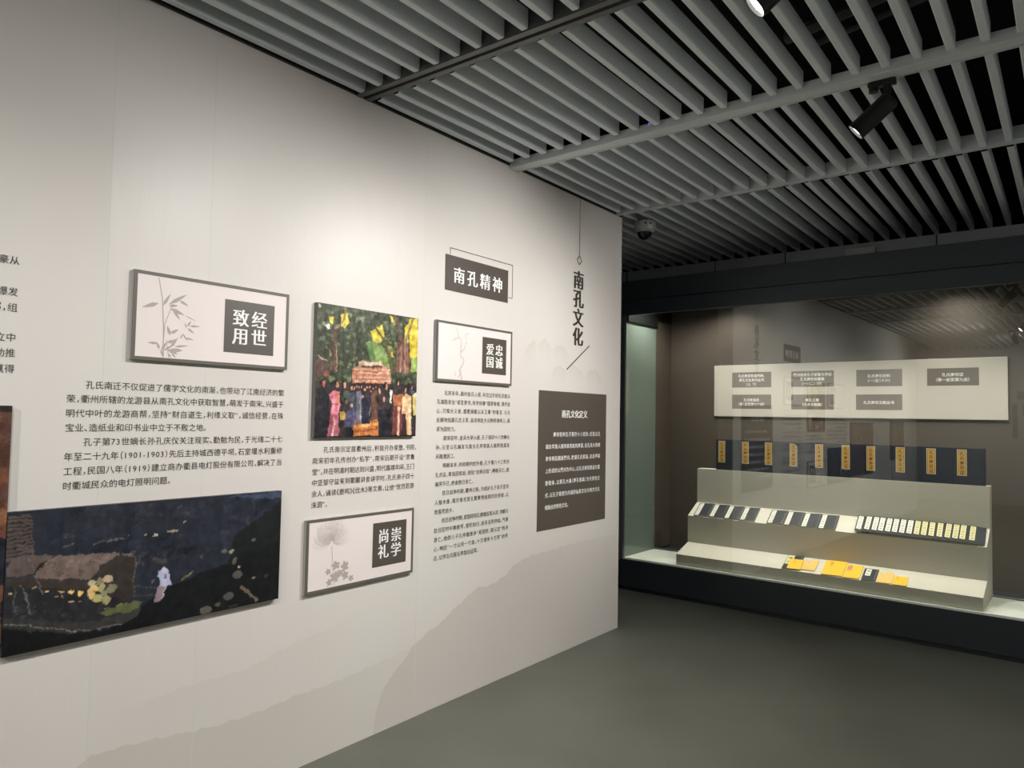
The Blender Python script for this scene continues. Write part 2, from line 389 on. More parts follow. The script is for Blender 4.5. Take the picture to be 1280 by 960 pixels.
def rail(y, label, kind):
    """a lighting track across the slats"""
    r = empty('track_rail', Matrix.Translation((0, y, CEIL)) @ Matrix.Rotation(R(-.9 if kind != 'slot' else .5), 4, 'Z')); tag(r, label, 'rail', 'lighting rails in the ceiling')
    if kind == 'slot':
        MB().box(.0, 4.6, -.042, -.012, -.006, .012).box(.0, 4.6, .010, .040, -.006, .012).obj('flange', M['rail_dark'], r)
        MB().box(.0, 4.6, -.012, .010, .008, .012).obj('slot', M['trim_black'], r)
        MB().box(.0, 4.6, -.036, .034, .012, .085).obj('web', M['rail_dark'], r)
    elif kind == 'wide':
        MB().box(.0, 4.6, -.045, .026, -.022, .03, ch=.003).box(.0, 4.6, .032, .042, -.022, .01).obj('flange', M['rail'], r)
        MB().box(.0, 4.6, .026, .032, -.018, .0).obj('slot', M['trim_black'], r)
    else:
        MB().box(.0, 4.6, -.022, -.004, -.006, .010).box(.0, 4.6, .002, .018, -.006, .010).obj('flange', M['rail'], r)
        MB().box(.0, 4.6, -.004, .002, .004, .010).obj('slot', M['trim_black'], r)
        MB().box(.0, 4.6, -.016, .012, .010, .082).obj('web', M['slat'], r)
rail(2.272, 'dark slotted lighting rail crossing the slats nearest the viewer', 'slot')
rail(3.462, 'wide pale grey lighting rail in the middle of the ceiling', 'wide')
rail(4.735, 'thin pale lighting rail farthest from the viewer', 'thin')
rail(1.05, 'lighting rail over the viewer, outside the top of the photo', 'wide')
rail(-.18, 'lighting rail behind the viewer, mirrored in the case glass', 'wide')
# pipes in the void
for i, (y, z, r_) in enumerate(((4.1, 3.45, .03), (4.35, 3.5, .02))):
    tag(MB().tube([(1.6, y-.5, z), (4.6, y-1.3, z)], r_).obj('ceiling_pipe', M['rail_dark']), ('thicker' if i == 0 else 'thinner')+' dark pipe running in the black void above the slats', 'pipe', 'pipes above the slats')

# ------------------------------------------------------------------ track spotlights
def spotlight(mount, rear, target, power, label, lens=True, blend=1., size=109, group='track spotlights', ln=.17, rad=.042):
    t = empty('track_spotlight', Matrix.Translation(mount)); tag(t, label, 'spotlight', group)
    Mi = Matrix.Translation(Vector(mount)).inverted()
    d = (Vector(target)-Vector(rear)).normalized(); q = d.to_track_quat('Z', 'Y').to_matrix().to_4x4()
    H = Mi @ Matrix.Translation(rear) @ q
    mx, my, mz = mount
    MB().box(-.075, .035, -.016, .016, -.028, 0, ch=.004).lathe([(.02, -.045), (.02, -.028)], 16, Matrix.Translation((-.055, 0, 0))).obj('track_adapter', M['black'], t)
    jt = Mi @ (Vector(rear)+d*.035)
    MB().tube([(0, 0, -.026), (0, 0, -.05), tuple(jt)], [.014, .016, .02], 12).obj('arm', M['black'], t, smooth=True)
    MB().lathe([(.0, -.02), (.030, -.02), (rad-.003, -.012), (rad, 0), (rad, ln), (rad-.003, ln+.002), (rad-.004, ln-.012), (0, ln-.012)], 28, H, cap=False).obj('housing', M['black'], t, smooth=True)
    MB().lathe([(0.0001, ln-.010), (rad-.0045, ln-.010)], 28, H, cap=False).obj('lens', M['lens'], t)
    ld = bpy.data.lights.new('spot_beam', 'SPOT'); ld.energy = power; ld.spot_size = R(size); ld.spot_blend = blend; ld.shadow_soft_size = .035; ld.color = (1., .982, .952)
    lo = bpy.data.objects.new('spot_beam', ld); COL.objects.link(lo); lo.parent = t
    lo.matrix_local = Mi @ Matrix.Translation(Vector(rear)+d*(ln+.012)) @ d.to_track_quat('-Z', 'Y').to_matrix().to_4x4()
    return t
spotlight((2.075, 3.462, CEIL-.022), (2.078, 3.459, 2.955), (0, 3.15, 1.12), P_WALL[0], 'black track spotlight with glowing lens hanging under the wide pale rail')
spotlight((2.06, 2.29, CEIL-.006), (2.045, 2.272, 2.972), (0, 1.5, 1.02), P_WALL[1], 'black track spotlight cut off by the top edge of the photo')
spotlight((2.0, -.18, CEIL-.022), (2.0, -.16, 2.945), (0, .95, .95), P_WALL[2], 'black track spotlight behind the viewer aimed forward at the partition', size=72, group='track spotlights out of view')
spotlight((2.0, -2.0, CEIL), (2.0, -2.0, 2.975), (0, -1.2, 1.30), P_WALL[3], 'added black track spotlight far behind the viewer lighting the partition', size=135, group='track spotlights out of view')  # added unseen, its wide spill lifts the slats and rear partition
spotlight((3.7, 4.735, CEIL-.006), (3.69, 4.73, 2.965), (0, 4.75, 1.85), P_END, 'added black track spotlight on the thin far rail aimed at the partition end', size=48, group='track spotlights out of view')  # added unseen lamp that brightens the far end of the partition
for i, (x, y) in enumerate(((2.55, 1.05), (3.3, 3.46), (3.6, 2.25), (2.9, -.18))):  # added unseen lamps that lift the floor
    spotlight((x, y, CEIL-.022 if i != 2 else CEIL-.006), (x, y+.03, 2.945), (x-.25, y+.9, 0), P_FLOOR, 'added black track spotlight aimed at the floor, '+('above the viewer', 'ahead of the viewer to the right', 'right of the viewer on the slotted rail', 'right behind the viewer')[i], size=125, group='track spotlights out of view')
spotlight((3.4, .70, CEIL), (3.4, .69, 2.975), (4.0, -5.4, 1.5), P_HALL, 'added black track spotlight over the viewer aimed at the rear wall', group='track spotlights out of view')  # this and the next lamp are added as fill from the rear
spotlight((1.6, -2.4, CEIL), (1.6, -2.42, 2.975), (1.8, -5.4, 1.6), P_HALL, 'added black track spotlight behind the viewer aimed at the rear wall', group='track spotlights out of view')

for i, y in enumerate((-1.5, .85, 3.15, 5.3)):  # added unseen lamps, fill bounced off the right wall
    spotlight((3.25, y, CEIL), (3.26, y, 2.975), (4.7, y-.2, 1.35), P_SIDE, 'added black track spotlight aimed at the right wall, '+('behind the viewer', 'beside the viewer', 'ahead of the viewer', 'nearest the display case')[i], group='track spotlights out of view')

# ------------------------------------------------------------------ dome camera
dc = empty('dome_camera', Matrix.Translation((.115, 4.965, CEIL))); tag(dc, 'white dome security camera under the slats at the end of the partition', 'security camera')
MB().lathe([(.03, -.022), (.03, 0)], 20).obj('mount', M['black'], dc)
MB().lathe([(.055, -.105), (.066, -.10), (.08, -.088), (.084, -.07), (.084, -.03), (.08, -.022), (.0001, -.022)], 32, cap=False).obj('housing', M['cam_white'], dc, smooth=True)
MB().lathe([(.058*math.cos(a), -.1-.058*math.sin(a)) for a in [R(x) for x in (0, 15, 30, 45, 60, 75, 89.9)]], 28, cap=False).obj('dome', M['cam_dome'], dc, smooth=True)
for a in (-58, -30): MB().lathe([(.008, 0), (.008, .003)], 12, Matrix.Rotation(R(a), 4, 'Z') @ Matrix.Translation((.0825, 0, -.048)) @ Matrix.Rotation(R(90), 4, 'Y')).obj('screw_hole', M['black'], dc)
tag(MB().box(-.006, .006, -.008, .008, 0, .012, ch=.002).box(-.003, .003, -.004, .004, -.004, 0).obj('status_light', M['led'], None, Matrix.Translation((.955, 3.41, 3.098))), 'tiny violet indicator light glowing between the slats', 'indicator light')

# ------------------------------------------------------------------ paintings
PAINT = json.loads('''{"crowd":[["dab",[64,70,50],[0,0,1000,620],90,0],["dabs",[92,108,74],[0,0,1000,600],150,17],["dabs",[72,86,56],[0,0,1000,600],160,17],["dabs",[46,50,38],[0,0,1000,600],120,17],["dabs",[128,140,98],[0,0,1000,600],150,17],["p",[128,160,78],[453,254,554,231,660,303,709,458,637,414,508,397]],["p",[96,130,70],[454,267,503,249,558,379,508,397]],["p",[232,205,62],[492,163,618,94,639,188,589,255,520,234]],["p",[232,205,62],[101,91,146,85,140,143,114,150]],["p",[232,205,62],[207,71,276,49,286,113,249,163,217,154]],["p",[232,205,62],[896,12,996,3,1002,331,916,345]],["p",[232,205,62],[852,95,897,40,893,212,856,215]],["p",[232,205,62],[667,261,730,269,733,359,678,329]],["p",[232,205,62],[686,10,722,20,746,79,705,56]],["p",[150,175,80],[926,344,1002,331,1006,455,929,460]],["p",[235,230,205],[62,165,103,151,123,184,97,193]],["p",[235,230,205],[9,11,39,29,17,35]],["dabs",[88,98,60],[560,60,800,420],60,14],["dabs",[150,150,60],[640,200,1000,500],60,9],["p",[102,80,62],[141,175,187,170,183,280,202,509,119,515,143,347]],["l",[158,128,84],17,[160,180,231,113,247,59,243,8]],["l",[96,76,58],9,[141,182,102,135]],["l",[196,170,134],7,[176,306,185,504]],["l",[180,150,110],6,[79,328,121,349,133,380]],["l",[124,94,72],10,[346,343,339,495]],["p",[138,94,76],[773,223,873,178,916,352,911,466,759,475,778,363]],["l",[96,60,50],6,[792,221,792,468]],["l",[200,150,130],6,[819,219,820,467]],["l",[100,64,54],6,[842,217,843,465]],["l",[212,165,145],6,[865,214,866,464]],["l",[150,100,85],6,[893,212,894,462]],["l",[112,82,68],30,[819,226,787,82,739,3]],["l",[156,128,66],22,[865,214,934,22]],["l",[106,92,50],21,[550,136,640,222,696,327,723,473]],["p",[96,70,64],[8,384,60,418,105,427,104,516,12,521]],["l",[206,166,156],7,[19,396,60,421,101,424]],["p",[202,134,104],[330,474,426,415,611,402,709,464,723,601,327,612]],["p",[214,184,152],[385,422,425,390,442,405,585,401,602,386,638,425,394,448]],["p",[98,68,58],[410,442,620,429,617,447,427,460]],["l",[232,184,152],6,[346,475,709,457]],["l",[232,184,152],6,[347,503,710,486]],["l",[232,184,152],6,[349,538,711,523]],["l",[232,184,152],6,[350,565,712,552]],["l",[150,84,64],5,[428,485,622,475]],["l",[150,84,64],5,[429,514,623,506]],["l",[150,84,64],5,[430,548,624,540]],["p",[194,78,44],[447,575,582,568,583,607,449,610]],["p",[56,46,46],[0,589,999,560,1014,1011,7,1001]],["p",[208,120,58],[352,872,600,857,605,995,356,997]],["p",[244,172,92],[361,911,592,884,593,904,378,937]],["p",[170,84,44],[363,950,594,931,594,945,379,967]],["e",[32,24,24],[396,600,9,10]],["e",[216,148,116],[399,609,8,10]],["e",[32,24,24],[470,599,10,10]],["e",[216,148,116],[473,609,8,10]],["e",[32,24,24],[435,677,10,10]],["e",[216,148,116],[439,686,8,10]],["e",[32,24,24],[499,600,10,10]],["e",[216,148,116],[503,609,8,10]],["e",[32,24,24],[420,600,10,10]],["e",[216,148,116],[424,609,8,10]],["e",[32,24,24],[533,608,10,10]],["e",[216,148,116],[537,617,8,10]],["e",[32,24,24],[372,599,9,10]],["e",[216,148,116],[375,608,8,10]],["e",[32,24,24],[558,599,10,10]],["e",[216,148,116],[562,608,8,10]],["e",[32,24,24],[454,617,10,10]],["e",[216,148,116],[457,626,8,10]],["e",[32,24,24],[513,628,10,10]],["e",[216,148,116],[516,637,8,10]],["e",[32,24,24],[348,615,9,10]],["e",[216,148,116],[352,624,8,10]],["e",[150,94,76],[93,522,29,24]],["e",[120,72,60],[34,525,22,20]],["p",[37,35,41],[9,645,67,627,121,678,132,997,12,998]],["e",[32,24,24],[67,587,22,22]],["e",[204,104,84],[74,599,16,24]],["l",[64,58,62],5,[46,643,65,780]],["p",[72,88,74],[232,687,273,634,321,658,335,716,276,737,237,725]],["e",[32,24,24],[253,592,17,18]],["e",[216,148,116],[260,602,13,20]],["p",[226,124,140],[121,684,157,645,211,656,224,751,211,835,135,823,148,753]],["p",[192,106,122],[137,823,211,835,217,996,116,997]],["l",[238,190,184],10,[179,842,165,988]],["l",[240,150,90],12,[196,663,205,752]],["e",[32,24,24],[188,591,18,19]],["e",[216,148,116],[194,602,14,21]],["l",[150,70,90],6,[146,747,199,752]],["p",[74,74,86],[305,671,352,644,391,708,381,895,316,762]],["e",[32,24,24],[321,613,14,16]],["e",[216,148,116],[327,622,11,18]],["p",[112,112,126],[369,663,417,634,435,706,427,895,377,897]],["p",[47,45,62],[427,713,500,651,522,757,518,895,430,899]],["p",[112,76,60],[516,644,575,621,593,860,526,870]],["l",[190,170,170],6,[410,694,423,885]],["l",[170,160,170],5,[511,744,512,884]],["p",[206,166,76],[222,803,279,811,282,866,230,874]],["e",[32,24,24],[277,718,17,17]],["e",[120,92,82],[284,727,13,19]],["p",[84,80,116],[286,802,341,775,368,826,359,926,273,923]],["p",[34,31,39],[282,924,355,924,356,997,291,997]],["e",[196,170,156],[332,755,14,15]],["p",[68,56,58],[594,668,662,631,717,649,722,784,587,779]],["p",[34,32,41],[597,776,722,780,723,1002,599,995]],["e",[32,24,24],[662,584,18,21]],["e",[206,134,98],[670,596,13,24]],["e",[216,164,142],[647,700,12,27]],["e",[32,24,24],[596,626,13,15]],["e",[216,148,116],[603,635,10,17]],["p",[240,232,222],[706,622,734,621,729,732,708,732]],["p",[122,60,54],[750,738,847,736,846,996,743,992]],["p",[192,112,72],[747,659,853,648,852,744,750,746]],["p",[236,182,152],[795,751,823,750,822,993,798,993]],["e",[32,24,24],[786,553,15,16]],["e",[216,148,116],[794,562,11,17]],["e",[32,24,24],[813,551,12,16]],["p",[237,188,134],[843,680,879,643,941,669,950,762,953,1004,909,1004,885,819,843,806]],["p",[70,40,45],[849,813,887,819,887,996,855,996]],["l",[250,220,180],8,[890,692,921,790,927,988]],["e",[32,24,24],[905,593,16,29]],["e",[216,148,116],[878,612,12,22]],["p",[80,96,140],[925,613,972,618,964,662,931,656]],["p",[50,40,45],[950,818,1000,818,1002,998,960,974]],["p",[218,198,122],[955,655,998,632,1009,821,969,822]],["e",[32,24,24],[940,586,11,12]],["e",[216,148,116],[948,592,8,14]],["p",[28,24,24],[-7,993,1003,990,1004,1018,-7,1011]]],"boat":[["dab",[40,44,57],[0,0,1000,1000],0,0],["dabs",[46,49,62],[120,20,900,420],120,16],["dabs",[35,38,49],[120,20,1000,500],130,16],["dabs",[52,50,55],[200,0,700,130],60,9],["p",[62,72,98],[737,17,1000,7,1001,70,876,51]],["p",[28,31,33],[792,357,1002,94,1009,531,760,632]],["p",[22,24,26],[533,706,598,684,654,633,760,608,1011,453,1007,1030,539,1043,291,999]],["p",[92,79,74],[0,29,66,26,79,308,0,346]],["l",[44,40,43],4,[-2,49,67,48]],["l",[44,40,43],4,[-1,78,68,76]],["l",[44,40,43],4,[-1,108,68,104]],["l",[44,40,43],4,[0,137,69,133]],["l",[44,40,43],4,[1,167,69,161]],["l",[44,40,43],4,[1,197,70,189]],["l",[44,40,43],4,[2,226,70,217]],["l",[44,40,43],4,[2,256,71,246]],["l",[44,40,43],4,[3,285,71,274]],["l",[44,40,43],4,[3,315,72,302]],["p",[100,85,79],[3,376,23,319,103,319,146,332,116,368,77,446,33,453,4,435]],["p",[122,102,93],[75,461,116,368,153,339,296,367,349,390,288,456,254,556,81,483]],["dabs",[84,72,68],[30,380,520,510],60,9],["dabs",[140,120,112],[100,390,420,450],40,6],["p",[58,50,45],[254,556,288,456,349,393,401,435,402,727,370,768,254,582]],["l",[112,101,90],4,[254,550,279,463,316,411,353,392,401,435,401,704]],["l",[40,34,32],6,[116,374,78,456]],["p",[62,53,48],[2,449,254,561,255,625,3,520]],["p",[41,41,45],[3,518,255,625,380,772,311,900,2,727]],["dabs",[66,64,66],[20,640,300,830],50,8],["e",[255,202,112],[120,590,8,4]],["e",[255,202,112],[163,607,10,3]],["e",[255,202,112],[193,620,10,6]],["e",[255,202,112],[222,639,10,10]],["e",[205,170,120],[150,641,5,3]],["e",[205,170,120],[167,643,4,3]],["e",[205,170,120],[83,554,7,3]],["e",[205,170,120],[194,695,12,2]],["e",[205,170,120],[221,706,8,2]],["e",[205,170,120],[16,564,6,3]],["e",[50,46,36],[261,589,14,12]],["e",[190,185,140],[259,584,12,11]],["e",[50,46,36],[264,635,17,18]],["e",[236,190,110],[262,630,15,16]],["e",[50,46,36],[260,674,13,16]],["e",[226,188,112],[258,669,12,14]],["e",[50,46,36],[283,587,14,12]],["e",[150,145,105],[282,582,12,11]],["e",[50,46,36],[291,633,15,16]],["e",[172,166,112],[289,628,14,15]],["e",[50,46,36],[311,576,20,15]],["e",[196,170,140],[309,571,19,14]],["e",[50,46,36],[327,646,17,16]],["e",[130,125,100],[325,641,16,15]],["e",[50,46,36],[304,691,17,17]],["e",[150,145,106],[302,686,16,16]],["e",[50,46,36],[281,712,18,15]],["e",[192,182,112],[279,707,17,14]],["e",[50,46,36],[314,736,19,17]],["e",[166,160,110],[312,731,17,16]],["l",[104,104,106],4,[46,515,61,590,72,724]],["l",[84,82,84],5,[31,529,29,636,38,719]],["l",[120,116,110],2,[63,341,108,609]],["p",[98,100,60],[286,813,394,779,437,785,406,863,295,839]],["l",[150,150,90],2,[304,795,361,789,380,784]],["p",[58,56,54],[-8,729,241,864,381,856,430,827,412,908,335,951,199,927,-7,788]],["l",[134,128,118],3,[-7,766,155,875,212,918,288,937,359,938]],["p",[20,20,22],[-7,796,199,934,345,964,482,895,484,1009,245,1042,-2,1011]],["l",[92,88,88],6,[161,279,195,260]],["l",[98,95,96],4,[258,286,313,280,375,258]],["e",[170,165,150],[431,261,7,4]],["e",[190,180,160],[468,273,8,5]],["e",[168,156,118],[533,255,20,5]],["e",[160,160,150],[577,193,7,4]],["e",[95,95,80],[746,486,12,8]],["e",[152,150,125],[776,489,12,8]],["e",[90,90,75],[793,581,10,17]],["e",[182,176,160],[810,643,7,7]],["e",[85,85,75],[805,710,23,15]],["e",[132,130,120],[879,764,10,3]],["e",[75,78,75],[771,883,20,15]],["e",[96,92,80],[677,965,25,13]],["e",[90,88,78],[723,936,15,7]],["e",[70,65,60],[791,983,20,5]],["e",[60,60,62],[844,243,9,23]],["e",[100,95,85],[876,423,10,7]],["e",[75,70,65],[649,511,7,9]],["e",[96,92,96],[469,642,6,9]],["e",[60,56,52],[938,769,12,7]],["l",[112,96,76],12,[826,830,898,972]],["l",[122,112,76],7,[576,676,617,622]],["l",[76,74,60],4,[394,659,488,701]],["l",[66,62,54],5,[400,733,466,754]],["p",[188,187,216],[486,586,499,545,517,551,532,637,538,697,525,698,513,750,493,816,472,808,489,724]],["p",[150,126,132],[488,689,515,711,494,817,473,808]],["p",[120,118,150],[505,593,518,609,516,654,507,639]],["e",[58,48,52],[515,510,6,9]]]}''')
def raster(ops, W, H, asp, bg, seed, grain=9, sat=.86):
    rs = np.random.RandomState(seed); img = np.zeros((H, W, 3)); img[:] = bg
    X, Y = np.meshgrid((np.arange(W)+.5)/W*1000, (np.arange(H)+.5)/H*1000)
    Ys = Y/asp      # thousandths of the width
    def inside(pts):
        m = np.zeros((H, W), bool); n = len(pts)
        for i in range(n):
            (x1, y1), (x2, y2) = pts[i], pts[(i+1) % n]
            if y1 == y2: continue
            c = ((y1 > Y) != (y2 > Y)) & (X < (x2-x1)*(Y-y1)/(y2-y1)+x1); m ^= c
        return m
    def smooth(a_, k):
        for _ in range(k):
            a_ = (a_+np.roll(a_, 1, 0)+np.roll(a_, -1, 0)+np.roll(a_, 1, 1)+np.roll(a_, -1, 1))/5
        return a_/(a_.std()+1e-9)
    fold = smooth(np.repeat(rs.normal(0, 1, (1, W)), H, 0)+.5*rs.normal(0, 1, (H, W)), 2)      # brush strokes running down
    blot = smooth(rs.normal(0, 1, (H, W)), 14)
    def fill(m, c, al=1.):
        k = m.sum()
        if k:
            c = np.array(c, float); lum = .5+c.mean()/160
            n = np.repeat(((.45*fold+.9*blot)*grain*lum)[m][:, None], 3, 1)+rs.normal(0, grain*.45, (k, 3))
            img[m] = img[m]*(1-al)+(c+n)*al
    for o in ops:
        if o[0] == 'p': fill(inside(list(zip(o[2][::2], o[2][1::2]))), o[1])
        elif o[0] == 'l':
            pts = list(zip(o[3][::2], o[3][1::2])); m = np.zeros((H, W), bool)
            for (x1, y1), (x2, y2) in zip(pts, pts[1:]):
                ya, yb = y1/asp, y2/asp; L2 = (x2-x1)**2+(yb-ya)**2 or 1
                t = np.clip(((X-x1)*(x2-x1)+(Ys-ya)*(yb-ya))/L2, 0, 1)
                m |= np.hypot(X-x1-t*(x2-x1), Ys-ya-t*(yb-ya)) < o[2]/2
            fill(m, o[1])
        elif o[0] == 'e':
            cx, cy, rx, ry = o[2]; fill(((X-cx)/rx)**2+((Ys-cy/asp)/ry)**2 < 1, o[1])
        elif o[0] == 'dab':
            x0, y0, x1, y1 = o[2]; fill((X >= x0) & (X <= x1) & (Y >= y0) & (Y <= y1), o[1])
        elif o[0] == 'dabs':
            x0, y0, x1, y1 = o[2]
            for _ in range(o[3]):
                cx, cy = rs.uniform(x0, x1), rs.uniform(y0, y1); r = o[4]*rs.uniform(.35, 1.); k = rs.uniform(1., 2.6); an = rs.uniform(-.9, .5)
                u = (X-cx)*math.cos(an)+(Ys-cy/asp)*math.sin(an); q = (Ys-cy/asp)*math.cos(an)-(X-cx)*math.sin(an)
                fill(((u/(r*k))**2+(q/r)**2 < 1+.5*blot) & (rs.rand(H, W) < .75), np.array(o[1])+rs.normal(0, 10), rs.uniform(.35, .8))
    # ragged brush edges
    wx = smooth(rs.normal(0, 1, (H, W)), 2)*.42+smooth(rs.normal(0, 1, (H, W)), 16)*.6; wy = smooth(rs.normal(0, 1, (H, W)), 2)*.42+smooth(rs.normal(0, 1, (H, W)), 16)*.6
    jj, ii = np.meshgrid(np.arange(W), np.arange(H))
    img = img[np.clip(np.rint(ii+wy).astype(int), 0, H-1), np.clip(np.rint(jj+wx).astype(int), 0, W-1)]
    g = img.mean(-1, keepdims=True); img = g+(img-g)*sat
    img = np.clip(img, 4, 252)
    b = img.copy(); b[1:-1, 1:-1] = img[1:-1, 1:-1]*.6+(img[:-2, 1:-1]+img[2:, 1:-1]+img[1:-1, :-2]+img[1:-1, 2:])*.1
    return b
def canvas(name, img, w_, h_, parent, z):
    H, W = img.shape[:2]
    xs = np.linspace(0, w_, W+1); ys = np.linspace(h_, 0, H+1)
    v = np.stack([np.repeat(xs[None], H+1, 0), np.repeat(ys[:, None], W+1, 1), np.full((H+1, W+1), z)], -1).reshape(-1, 3)
    i = (np.arange(H)[:, None]*(W+1)+np.arange(W)[None]).reshape(-1)
    f = np.stack([i+W+1, i+W+2, i+1, i], 1)
    me = bpy.data.meshes.new(name); me.from_pydata(v.tolist(), [], f.tolist()); me.update()
    s = img.reshape(-1, 3)/255; l = np.where(s <= .04045, s/12.92, ((s+.055)/1.055)**2.4)
    c = np.concatenate([l, np.ones((len(l), 1))], 1); c = np.repeat(c, 4, 0)
    at = me.attributes.new('pigment', 'FLOAT_COLOR', 'CORNER'); at.data.foreach_set('color', c.reshape(-1).astype(np.float32))
    if M['paint_attr'] is None:
        m = bpy.data.materials.new('painted_canvas'); m.use_nodes = True; nt = m.node_tree; b = nt.nodes['Principled BSDF']
        a = nt.nodes.new('ShaderNodeAttribute'); a.attribute_name = 'pigment'; nt.links.new(a.outputs['Color'], b.inputs['Base Color'])
        b.inputs['Roughness'].default_value = .45; b.inputs['Specular IOR Level'].default_value = .3
        M['paint_attr'] = m
    me.materials.append(M['paint_attr']); return link(name, me, parent)
def par(y, z, t):     # a front edge that stands t proud of the wall
    k = (CAM[0]-t)/CAM[0]; return y*k, CAM[2]+(z-CAM[2])*k
def painting(y0, y1, z0, z1, t, ops, W, H, bg, seed, label, edge, grain=9):
    (a0, b0), (a1, b1) = par(y0, z0, t), par(y1, z1, t); w_, h_ = a1-a0, b1-b0
    p = empty('painting', wall_M(0, a0, b0)); tag(p, label, 'painting')
    MB().box(0, w_, 0, h_, .0005, t-.001).obj('backing_board', M[edge], p)
    canvas('painted_image', raster(ops, W, H, w_/h_, bg, seed, grain), w_, h_, p, t)
    return p
painting(2.043, 2.681, 1.440, 2.053, .022, PAINT['crowd'], 240, 230, (60, 62, 48), 3, 'colourful painting of a robed crowd under big trees before a gateway', 'edge_grey', 11)
painting(.868, 1.885, .755, 1.2135, .026, PAINT['boat'], 340, 154, (36, 39, 50), 5, 'wide dark night painting of a covered boat and a white robed figure', 'edge_dark', 4)
rnd = random.Random(9); left_ops = [['dab', [104, 66, 48], [0, 0, 1000, 1000], 0, 0], ['dabs', [150, 92, 60], [0, 60, 1000, 520], 60, 40], ['dabs', [70, 44, 38], [0, 60, 1000, 1000], 60, 40], ['dabs', [180, 120, 70], [500, 150, 1000, 500], 30, 24], ['dabs', [120, 60, 50], [0, 300, 1000, 800], 50, 40],
            ['dabs', [36, 38, 48], [0, 560, 1000, 1000], 60, 50], ['p', [30, 32, 40], [880, 560, 1000, 560, 1000, 760, 870, 740]], ['dab', [46, 36, 34], [0, 0, 1000, 28], 0, 0]]
painting(-.29, .866, .80, 1.5565, .022, left_ops, 330, 220, (90, 56, 44), 7, 'reddish brown painting cut off by the left edge of the photo', 'edge_dark', 8)

painting(-2.3, -1.4, .95, 1.58, .022, [['dab', [120, 92, 78], [0, 0, 1000, 1000], 0, 0], ['dabs', [90, 60, 52], [0, 200, 1000, 1000], 50, 50], ['dabs', [160, 130, 108], [0, 0, 1000, 500], 40, 50], ['dabs', [60, 50, 52], [100, 500, 900, 1000], 30, 40]], 90, 60, (110, 84, 72), 11, 'brown painting on the partition behind the viewer, mirrored in the case glass', 'edge_dark', 8)

# ------------------------------------------------------------------ framed plaques
def plaque(y0, z0, sq, chars, motif, label, mname, mlabel):
    t = .020; (a0, b0) = par(y0, z0, t); w_, h_ = .6565, .3275
    p = empty('framed_plaque', wall_M(0, a0, b0)); tag(p, label, 'plaque', 'framed plaques on the partition')
    fw = .0125
    MB().box(.0, w_, 0, h_, .0004, t-.005).obj('frame_side', M['frame_side'], p)
    fr = MB().box(0, w_, 0, fw, t-.005, t).box(0, w_, h_-fw, h_, t-.005, t).box(0, fw, fw, h_-fw, t-.005, t).box(w_-fw, w_, fw, h_-fw, t-.005, t); fr.obj('frame', M['frame_face'], p)
    MB().box(fw, w_-fw, fw, h_-fw, t-.005, t-.0015).obj('face_board', M['plaque'], p)
    mo = MB(); motif(mo); mo.obj(mname, M['motif_pale' if 'bamboo' not in mname else 'motif'], p, Matrix.Translation((0, 0, t-.0011)))['label'] = mlabel
    if 'chrys' in mname:
        mo = MB(); chrysanthemum_leaves(mo); mo.obj('leaf_print', M['motif'], p, Matrix.Translation((0, 0, t-.0011)))['label'] = 'grey leaf silhouettes'
    s = MB().quad((sq[0], sq[1], 0), (sq[2], sq[1], 0), (sq[2], sq[3], 0), (sq[0], sq[3], 0)).obj('title_square', M['sign'], p, Matrix.Translation((0, 0, t-.001)))
    lt = MB(); cx = ((sq[0]*.845+sq[2]*.155), (sq[0]*.47+sq[2]*.53)); ss = (sq[2]-sq[0])*.325
    for c, (ix, iy) in zip(chars, ((0, 0), (1, 0), (0, 1), (1, 1))):
        put(lt, c, cx[ix], sq[3]-(sq[3]-sq[1])*(.165+.35*iy)-ss*.93, ss, 'song', h=.0003)
    lt.obj('lettering', M['letter_white'], s)
def leaf(mb, a, b, w_):
    ax, ay = a[0]/1000, a[1]/1000; bx, by = b[0]/1000, b[1]/1000; dx, dy = bx-ax, by-ay; L = math.hypot(dx, dy); nx, ny = -dy/L*w_/1450, dx/L*w_/1450
    mb.poly([(ax, ay), (ax+dx*.35-nx, ay+dy*.35-ny), (ax+dx*.7-nx*.6, ay+dy*.7-ny*.6), (bx, by), (ax+dx*.7+nx*.6, ay+dy*.7+ny*.6), (ax+dx*.35+nx, ay+dy*.35+ny)])
def bamboo(mb):
    for w_, *p in ((5, (89, 311), (106, 232), (114, 119), (117, 14)), (4, (141, 207), (118, 139), (116, 89)), (3, (126, 80), (138, 14))): mb.stroke([(a/1000, b/1000) for a, b in p], w_*.0006, w_*.0009)
    for a, b, w_ in [((93, 215), (31, 192), 12), ((108, 207), (136, 256), 9), ((130, 215), (201, 263), 11), ((170, 236), (208, 218), 8), ((131, 210), (166, 215), 9), ((136, 201), (193, 181), 12), ((146, 200), (176, 161), 9), ((193, 181), (242, 163), 3), ((203, 133), (194, 153), 4.4), ((205, 139), (220, 163), 6.6), ((213, 142), (258, 145), 6.6), ((206, 134), (236, 114), 6.6), ((140, 99), (127, 135), 10), ((140, 106), (172, 125), 9), ((179, 90), (191, 112), 4.4), ((188, 111), (208, 83), 4.4), ((197, 95), (234, 90), 5.5), ((94, 65), (57, 65), 7.7), ((102, 43), (89, 72), 7.7), ((107, 39), (131, 76), 7.7), ((126, 70), (166, 84), 9), ((142, 52), (171, 95), 9), ((146, 62), (161, 89), 6.6), ((132, 41), (193, 46), 13), ((157, 58), (214, 66), 6.6), ((152, 43), (183, 50), 10), ((117, 40), (152, 63), 7.7), ((133, 31), (148, 15), 5.5), ((148, 32), (166, 16), 5.5), ((107, 44), (116, 14), 6.6), ((132, 46), (173, 29), 10)]:
        leaf(mb, a, b, w_)
